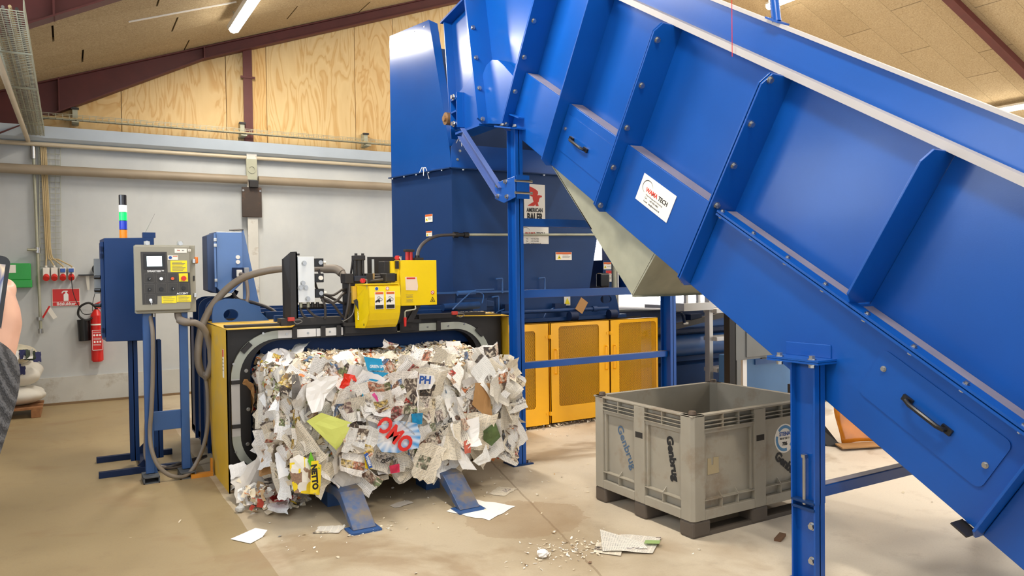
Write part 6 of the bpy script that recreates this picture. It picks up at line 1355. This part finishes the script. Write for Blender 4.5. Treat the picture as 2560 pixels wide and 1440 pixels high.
# big overhead tray running towards the camera at upper left, with its pipe
ot = wire_tray('overhead_cable_tray', (-.455, 6.2, 3.50), (0, 1, -.004), (1, 0, 0), (0, 0, 1), 5.1, .225, .10, .055, 'wide wire mesh cable tray running overhead at the upper left corner', wires=6, rw=.003)
for i in range(5): MB().tube([(-.43 + .04 * i, 6.2, 3.515 + .01 * (i % 2)), (-.42 + .04 * i, 8, 3.515), (-.43 + .04 * i, 11.3, 3.51)], .011, 8, smooth=4).build('cable', [beige, hose, inkgrey, beige, hosed][i], ot, smooth=True)
for y in (7.3, 8.6, 9.7, 10.5): MB().box((-.47, y - .02, 3.482), (-.22, y + .02, 3.494)).build('tray_strap', galv, ot)
MB().cyl((-.47, 6.2, 3.44), (-.41, 11.42, 3.42), .026, 12).build('overhead_pipe', M('pale_conduit', (200, 186, 160), .45), None, smooth=True, label='grey pipe running along the underside of the overhead cable tray', cat='pipe')

# ================================================================ BIG BAG ON PALLET AT LEFT
pa = thing('timber_pallet', (-.75, 10.9, 0), 'small timber pallet under the white sacks at the left wall', 'pallet')
for x in (-1.22, -.80, -.42): MB().box((x, 10.55, 0), (x + .10, 11.25, .10)).build('block', wood, pa, bevel=.006)
for y in (10.55, 10.80, 11.05): MB().box((-1.25, y, .10), (-.30, y + .12, .122)).build('board', wood, pa)
sackm = M('white_sack', (214, 210, 200), .6, var=.06, bump=.2, bs=12)
def sack(z0, z1, x0, x1, y0, y1, seed, name, label, mat):
    r = random.Random(seed); ph = [r.uniform(0, 6) for _ in range(6)]
    def fn(u, v_):
        a = u * 2 * math.pi; w_ = max(.0, math.sin(math.pi * min(max(v_, .02), .98))) ** .28
        cx, cy = (x0 + x1) / 2, (y0 + y1) / 2; ca, sa = math.cos(a), math.sin(a)
        sq = (abs(ca) ** 4 + abs(sa) ** 4) ** -.25
        k = w_ * (1 + .03 * math.sin(5 * a + ph[0]) + .025 * math.sin(11 * a + ph[1] + 6 * v_))
        return (cx + (x1 - x0) / 2 * ca * sq * k, cy + (y1 - y0) / 2 * sa * sq * k, z0 + (z1 - z0) * v_ + .012 * math.sin(3 * a + ph[2]))
    return MB().grid(fn, 40, 14).build(name, mat, None, smooth=60, label=label, cat='sack')
sack(.12, .36, -1.2, -.29, 10.6, 11.28, 1, 'white_sack', 'lower white plastic sack on the pallet at the left wall', sackm)
sack(.35, .66, -1.15, -.31, 10.62, 11.26, 2, 'white_sack', 'upper white plastic sack stacked under the open bag', sackm)
op2 = sack(.62, .86, -1.0, -.37, 10.6, 11.1, 3, 'open_bag', 'open clear bag with dark blue and white rags on the white sacks', M('clear_bag', (206, 198, 176), .3, var=.2, vs=9))
rag_n = M('navy_rag', (40, 44, 92), .7)
for i in range(7):
    me_ = CR[i]; o = inst('rag', me_, (-.62 + .045 * i + rng.uniform(-.02, .02), 10.585 - .01 * (i % 2), .74 + rng.uniform(-.03, .05)), op2, zto((rng.gauss(0, .3), -1, .4)), (.10, .12, .12)); o.material_slots[0].link = 'OBJECT'; o.material_slots[0].material = (rag_n, plainW, M('dark_green_rag', (54, 66, 52), .7))[i % 3]
for i, (x, z) in enumerate(((-.565, .60), (-.52, .57))):
    o = inst('blue_print', CR[5 + i], (x, 10.60, z), op2, zto((0, -1, .1)), (.11, .10, .05)); o.material_slots[0].link = 'OBJECT'; o.material_slots[0].material = rag_n
# ================================================================ RIGHT BACKGROUND
ld = thing('aluminium_stair', (6.9, 6.6, 0), 'aluminium access stair standing before the baler cylinder at right', 'stair')
for x in (6.66, 7.60): MB().box((x, 6.58, 0), (x + .06, 6.66, 1.35)).build('stile', alu, ld, bevel=.003)
for z in (.42, .80, 1.14): MB().box((6.72, 6.52, z), (7.60, 6.74, z + .05)).build('tread', alu, ld, bevel=.003); 
MB().box((6.22, 6.55, 1.18), (6.70, 6.75, 1.27)).build('platform_edge', alu, ld); MB().box((6.22, 6.75, 1.20), (7.6, 7.25, 1.24)).build('platform', alu, ld)
for x in (6.30, 6.50): MB().box((x, 6.60, 1.27), (x + .035, 6.64, 2.1)).build('rail_post', alu, ld)
MB().cyl((6.25, 6.62, 2.08), (7.6, 6.62, 2.08), .02, 10).build('hand_rail', alu, ld, smooth=True)
MB().box((7.0, 6.575, 1.17), (7.25, 6.582, 1.19)).build('orange_tape', label_o, ld)
pm_ = thing('steel_upright', (6.05, 5.66, 0), 'dark upright steel post at the left of the grey cabinet behind the bin', 'post')
MB().box((5.98, 5.62, 0), (6.06, 5.70, 1.6)).build('post', M('near_black', (20, 20, 22), .6), pm_)
gc = thing('grey_cabinet', (6.7, 5.8, 0), 'grey steel cabinet half hidden behind the conveyor, on white legs', 'cabinet')
cabm = M('cabinet_grey', (112, 114, 112), .5)
MB().box((6.075, 5.62, .695), (7.3, 5.69, 1.7)).build('body', cabm, gc, bevel=.004); MB().box((6.22, 5.605, .72), (7.28, 5.62, 1.16)).build('door', cabm, gc, bevel=.004)
for x in (6.085, 7.2): MB().box((x, 5.62, 0), (x + .06, 5.68, .70)).build('leg', cabm, gc)
MB().box((6.22, 5.66, 0), (6.28, 5.72, .70)).build('white_leg', white, gc)
for x in (6.45, 6.70): MB().box((x, 5.60, .688), (x + .07, 5.63, .70)).build('latch', plastic, gc)
hb = thing('hydraulic_unit', (7.6, 6.6, 0), 'pale blue hydraulic tank behind the grey cabinet', 'tank')
MB().box((6.62, 6.02, .04), (8.6, 6.4, .66)).build('tank', M('pale_blue_paint', (74, 116, 162), .45), hb, bevel=.01); MB().box((6.8, 6.0, .56), (8.5, 6.02, .62)).build('lid_edge', slate, hb)
# pale post and stickers seen between hopper and pan
pp2 = thing('rail_post', (5.75, 7.4, 1.2), 'shiny steel rail post right of the hopper above the press body', 'post')
MB().cyl((5.66, 7.15, 1.2), (5.66, 7.15, 2.2), .03, 14).build('tube', galv, pp2, smooth=True); MB().box((5.715, 7.15, 1.2), (5.73, 7.18, 1.75)).build('white_strip', white, pp2)
db = thing('blue_panel_box', (6.6, 7.9, 1.2), 'dark blue steel box with warning stickers right of the hopper', 'box')
MB().box((5.70, 7.42, 1.24), (5.95, 7.9, 1.80)).build('body', deep, db); MB().box((5.98, 7.28, 1.42), (6.9, 7.8, 2.3)).build('side_panel', royal, db)
sticker(db, (5.765, 7.415, 1.73), xv, UP, .12, .09, head=label_o, lines=2, tri=True); sticker(db, (5.79, 7.415, 1.60), xv, UP, .10, .14, head=red, lines=4, tri=True)
MB().box((5.42, 7.1, 1.47), (5.56, 7.2, 1.64)).build('black_motor', plastic, db, bevel=.02)
# amber plastic curtain / film with a bent dark sheet on the floor at right
def film(u, v_): return (6.16 + u * 1.7, 4.42 - u * .62 + .10 * v_ + .06 * math.sin(u * 8 + v_ * 4) * v_, .02 + (.52 - .12 * u) * v_ + .02 * math.sin(u * 13 + v_ * 5))
af = MB().grid(film, 26, 12).build('amber_film', M('amber_film', (206, 122, 14), .22, var=.25, vs=5, coat=.4), None, smooth=60, label='amber plastic film draped on the floor behind the front conveyor leg', cat='plastic film'); af.modifiers.new('thick', 'SOLIDIFY').thickness = .004
MB().prism([(6.0, 4.30, .02), (7.9, 3.60, .02), (7.95, 3.72, .02), (6.1, 4.45, .02)], (0, 0, .012)).build('cardboard_strip', M('kraft_card', (182, 138, 88), .8, var=.1), None, label='brown cardboard strip under the amber film', cat='cardboard')
bd = thing('bent_steel_sheet', (6.05, 4.75, 0), 'bent black steel sheet beside the amber film', 'steel sheet')
MB().prism([(5.92, 4.86, .28), (6.02, 4.74, .27), (6.10, 4.60, .22), (6.16, 4.46, .03), (6.24, 4.40, .0), (6.13, 4.40, .0), (6.06, 4.50, .0), (5.92, 4.82, .0)], (.015, .02, 0)).build('folded_edge', black, bd); MB().box((5.95, 4.80, 0), (6.15, 4.86, .55)).build('upright', black, bd)

# ================================================================ LITTER ON THE FLOOR
def floor_sheet(name, seed, c, w_, h_, rz, mat, label, z=.012, tilt=(0, 0, 1), sz=.25):
    me_ = crumpled(seed, 6, 6, .05, .25); me_.materials.clear(); me_.materials.append(mat)
    o = bpy.data.objects.new(name, me_); col.objects.link(o); o.rotation_euler = (0, 0, rz); o.scale = (w_, h_, min(w_, h_) * sz)
    zmin = min(v_.co.z for v_ in me_.vertices) * o.scale.z; o.location = (c[0], c[1], .003 - zmin)
    return tag(o, label, 'paper')
floor_sheet('news_clipping', 301, (1.42, 4.77), .17, .14, -.5, newsA, 'small printed newspaper cutting on the floor left of the near runner')
floor_sheet('torn_white_paper', 303, (2.45, 4.60), .33, .36, .5, plainW, 'torn blank white paper lying over the foot of the far runner', sz=.12)
floor_sheet('news_scrap', 304, (2.79, 4.90), .20, .15, .6, newsB, 'crumpled newspaper scrap on the floor behind the torn white paper')
floor_sheet('grey_scrap', 305, (2.02, 5.02), .16, .09, .3, greyP, 'thin grey paper scrap in the shade under the bale between the runners')
fp = MB()
fp.prism([(.84, 4.93, .004), (.93, 4.78, .004), (1.02, 4.86, .004)], (0, 0, .002)); fp.add([(.84, 4.93, .006), (.99, 4.92, .05), (1.02, 4.86, .006), (1.06, 4.90, .03)], [(0, 2, 1), (1, 2, 3)])
fp.build('folded_paper', plainW, None, label='white folded paper dart on the floor at lower left', cat='paper')
npz = thing('newspaper', (2.87, 3.50, 0), 'folded newspaper lying open on the floor in front of the grey pallet box', 'newspaper')
np_ = MB(); np_.grid(lambda u, v_: (2.66 + u * .24 + v_ * .22, 3.50 - u * .17 + v_ * .17, .012 + .006 * math.sin(u * 5) + .004 * v_), 6, 6); np_.build('page', newsA, npz)
np_ = MB(); np_.grid(lambda u, v_: (2.665 + u * .02 + v_ * .25 - .02 * u * v_, 3.50 + u * .0 - v_ * .05 * 0 + u * .05 - v_ * .11, .014 + u * .11 * (1 - .8 * v_)), 6, 6); np_.build('raised_page', newsA, npz)
np_ = MB(); np_.grid(lambda u, v_: (2.62 + u * .10 + v_ * .10, 3.53 - u * .13 + v_ * .10, .006 + .01 * v_), 4, 4); np_.build('under_page', newsB, npz)
MB().obox((2.99, 3.435, .0235), (.6, -.42, 0), (.5, .42, 0), UP, (.045, .028, .001)).build('green_advert', M('advert_green', (150, 176, 110), .6), npz)
for i, (c, lb) in enumerate((((2.33, 3.63), 'small crumpled white paper ball on the floor at bottom centre'), ((1.0, 5.47), 'crushed translucent cup on the floor by the yellow guard'))):
    m = MB(); r = random.Random(i)
    m.grid(lambda u, v_: (c[0] + .035 * math.sin(v_ * math.pi) * math.cos(u * 6.283) * r.uniform(.7, 1.2), c[1] + .035 * math.sin(v_ * math.pi) * math.sin(u * 6.283) * r.uniform(.7, 1.2), .026 - .024 * math.cos(v_ * math.pi)), 9, 6)
    m.build('paper_ball' if i == 0 else 'crushed_cup', plainW if i == 0 else M('cup_plastic', (206, 206, 202), .3, alpha=.85), None, label=lb, cat='litter')
MB().obox((3.72, 3.10, .012), (.8, .3, .1), (-.3, .8, 0), UP, (.05, .02, .008)).build('brown_scrap', M('brown_scrap', (110, 78, 52), .8, var=.3), None, label='small brown rag scrap on the floor right of the newspaper', cat='litter')
def pl1():
    k = rng.random()
    if k < .35: x, y = rng.gauss(2.50, .16), rng.gauss(3.66, .10)
    elif k < .6: x, y = rng.uniform(1.1, 3.4), rng.uniform(4.4, 5.6)
    elif k < .75: x, y = rng.uniform(3.6, 5.6), rng.uniform(6.2, 6.62)
    elif k < .85: x, y = rng.gauss(1.65, .1), rng.gauss(4.62, .06)
    else: x, y = rng.uniform(.2, 5.5), rng.uniform(2.8, 6.3)
    return (x, y, .004 + rng.random() * .004), (rng.gauss(0, .25), rng.gauss(0, .25), 1)
tag(flakes('paper_crumbs', 520, pl1, None, .003, .013, (.25, .8), [40, 60, 4, 0, 0, 1, 2, 0, 0, 0]), 'tiny white paper crumbs scattered over the concrete floor', 'litter')
def pl2(): return (rng.uniform(3.7, 5.9), rng.gauss(6.72, .05), .004 + rng.random() * .03), (rng.gauss(0, .5), rng.gauss(0, .5), 1)
tag(flakes('shred_drift', 900, pl2, None, .006, .02, (.25, .8), [20, 30, 4, 0, 0, 6, 40, 0, 0, 0]), 'drift of shredded paper along the foot of the yellow mesh doors', 'litter')
MB().box((.985, 6.62, 0), (1.0, 6.66, .14)).box((.78 + .05, 6.60, 0), (1.0, 6.66, .03)).build('floor_bracket', M('orange_paint', (214, 140, 40), .5), None, label='small orange angle bracket on the floor beside the left guard', cat='bracket')
# ================================================================ PERSON WITH PHONE AT THE LEFT EDGE
pr = thing('person', (-.42, .80, 0), 'person in a dark grey ribbed sweater holding up a phone at the left edge', 'person')
skin = M('skin', (206, 158, 132), .5, var=.06, vs=25); 
def knit():
    t = NT('grey_knit'); co = t.coord(); w_ = t.new('ShaderNodeTexWave', wave_type='BANDS'); t.link(t.mapping(co, (1, 1, 1), rot=(.4, .3, .2)), w_.inputs[0]); w_.inputs['Scale'].default_value = 42; w_.inputs['Distortion'].default_value = 2.5; w_.inputs['Detail Scale'].default_value = 6
    t.link(t.ramp(w_.outputs[0], [(.2, lin((44, 44, 46))), (.8, lin((84, 84, 86)))]), t.b.inputs['Base Color']); t.b.inputs['Roughness'].default_value = .9; t.bump(w_.outputs[0], .6, .01); return t.m
knit_m = knit(); jean = M('dark_trousers', (44, 48, 60), .8)
def ball(m, c, r, n=12):
    c = V(c); r = r if hasattr(r, '__len__') else (r, r, r)
    m.grid(lambda u, v_: (c.x + r[0] * math.sin(v_ * math.pi) * math.cos(u * 6.28318), c.y + r[1] * math.sin(v_ * math.pi) * math.sin(u * 6.28318), c.z - r[2] * math.cos(v_ * math.pi)), n, n // 2); return m
def limb(m, pts, radii, n=12):
    P = [V(p) for p in pts]
    m.tube(spline(P, 6), lambda t_: (lambda s_: radii[int(s_)] + (radii[min(int(s_) + 1, len(radii) - 1)] - radii[int(s_)]) * (s_ - int(s_)))(min(t_ * (len(radii) - 1), len(radii) - 1 - 1e-6)), n)
    for p, r in zip(P, radii): ball(m, p, r * .98)
    return m
def fuse(o, vox, sm=4):
    r = o.modifiers.new('remesh', 'REMESH'); r.mode = 'VOXEL'; r.voxel_size = vox; r.use_smooth_shade = True
    s_ = o.modifiers.new('smooth', 'SMOOTH'); s_.iterations = sm; s_.factor = .5
    return o
# joints
head = V((-.42, .86, 1.66)); neck = V((-.42, .83, 1.50)); shR, shL = V((-.25, .80, 1.42)), V((-.60, .82, 1.42))
elR, wrR = V((-.168, 1.03, 1.405)), V((-.098, 1.19, 1.545)); elL, wrL = V((-.52, 1.02, 1.22)), V((-.26, 1.18, 1.50))
body = MB()
limb(body, [(-.42, .80, .98), (-.42, .79, 1.15), (-.42, .80, 1.32), neck, (-.42, .85, 1.58)], [.15, .13, .15, .055, .055])
ball(body, head, (.078, .098, .118), 20); ball(body, head + V((.0, .10, -.02)), (.014, .022, .02)); ball(body, head + V((0, .085, -.065)), (.028, .014, .010))
for sx in (-1, 1): ball(body, head + V((.078 * sx, 0, -.01)), (.012, .025, .034)); ball(body, head + V((.032 * sx, .088, .012)), (.012, .01, .009))
limb(body, [shR, elR, wrR], [.055, .042, .028]); limb(body, [shL, elL, wrL], [.055, .042, .028])
for sx in (-1, 1): limb(body, [(-.42 + .09 * sx, .80, .95), (-.42 + .10 * sx, .82, .50), (-.42 + .11 * sx, .79, .09)], [.09, .062, .042])
fuse(body.build('body', skin, pr), .012)
sw = MB(); limb(sw, [(-.42, .80, .95), (-.42, .79, 1.15), (-.42, .80, 1.34), (-.42, .815, 1.46)], [.175, .155, .17, .075]); limb(sw, [shR, elR + V((.0, 0, -.005)), wrR - (wrR - elR) * .12], [.080, .072, .054]); limb(sw, [shL, elL, wrL - (wrL - elL) * .12], [.078, .064, .047])
for s_ in (shR, shL): limb(sw, [(-.42, .81, 1.40), s_], [.10, .075])
fuse(sw.build('sweater', knit_m, pr), .009, 6)
d_ = (wrR - elR).normalized(); MB().cyl(wrR - d_ * .035, wrR - d_ * .012, .040, 20).build('shirt_cuff', plainW, pr, smooth=True)
tr_ = MB()
for sx in (-1, 1): limb(tr_, [(-.42 + .08 * sx, .80, .97), (-.42 + .10 * sx, .82, .52), (-.42 + .11 * sx, .79, .06)], [.115, .085, .065])
fuse(tr_.build('trousers', jean, pr), .012)
for sx in (-1, 1):
    sh_ = MB(); limb(sh_, [(-.42 + .11 * sx, .74, .045), (-.42 + .12 * sx, .86, .045), (-.42 + .125 * sx, .97, .035)], [.045, .048, .035]); sh_.build('shoe', plastic, pr, smooth=60)
hr = MB(); ball(hr, head + V((0, -.018, .022)), (.088, .098, .112), 20); hr.build('hair', M('brown_hair', (70, 52, 38), .8, var=.2, vs=60), pr, smooth=60)
# phone
phc = V((-.112, 1.195, 1.612)); pu_ = V((.13, .10, .986)).normalized(); pn_ = V((.10, -.98, .10)); pn_ = (pn_ - pu_ * pn_.dot(pu_)).normalized(); prr = pu_.cross(pn_)
ph = thing('smartphone', tuple(phc), 'black smartphone held up in a hand at the left edge, screen lit', 'phone')
pts2 = rounded(0, 0, .074, .148, .010); MB().prism([phc + prr * a + pu_ * b - pn_ * .004 for a, b in pts2], pn_ * .008).build('case', plastic, ph, smooth=True)
def scr():
    t = NT('phone_screen'); uv = t.coord('UV'); n = t.new('ShaderNodeTexVoronoi'); t.link(uv, n.inputs['Vector']); n.inputs['Scale'].default_value = 4
    c = t.ramp(n.outputs['Distance'], [(0, lin((30, 60, 170))), (.3, lin((170, 170, 160))), (.6, lin((60, 70, 110))), (.9, lin((190, 170, 140)))]); t.link(c, t.b.inputs['Base Color']); t.link(c, t.b.inputs['Emission Color']); t.b.inputs['Emission Strength'].default_value = .8; return t.m
MB().grid(lambda u, v_: phc + prr * (u - .5) * .064 + pu_ * ((v_ - .5) * .126) + pn_ * .0045, 4, 6).build('screen', scr(), ph)
# right hand: palm beside/behind the phone, four fingers behind it, thumb in front along the edge
hd = MB(); q = wrR + V((-.004, 0, -.020))
palm = [q, q + V((.006, .022, .030)), q + V((.010, .040, .066)), q + V((.012, .055, .092))]
limb(hd, palm, [.027, .034, .037, .030]); limb(hd, [q + V((.014, .02, .035)), q + V((.022, .030, .070)), q + V((.020, .040, .098))], [.022, .024, .019])
for k in range(4):
    z = .045 + .021 * k; L = (.8, .95, 1.0, .9)[k]
    k0 = q + V((.028, .052 + .004 * k, z)); limb(hd, [k0 + V((-.010, -.02, 0)), k0, k0 + V((-.004, .030 * L, .010)), k0 + V((-.034 * L, .044 * L, .014)), k0 + V((-.064 * L, .040 * L, .014))], [.0115, .0115, .0100, .0092, .0078], 10)
limb(hd, [q + V((.012, .010, .035)), q + V((.018, .018, .070)), q + V((.010, .032, .102)), q + V((-.010, .050, .128))], [.017, .0145, .012, .010], 10)
fuse(hd.build('hand', skin, pr), .0032, 5)
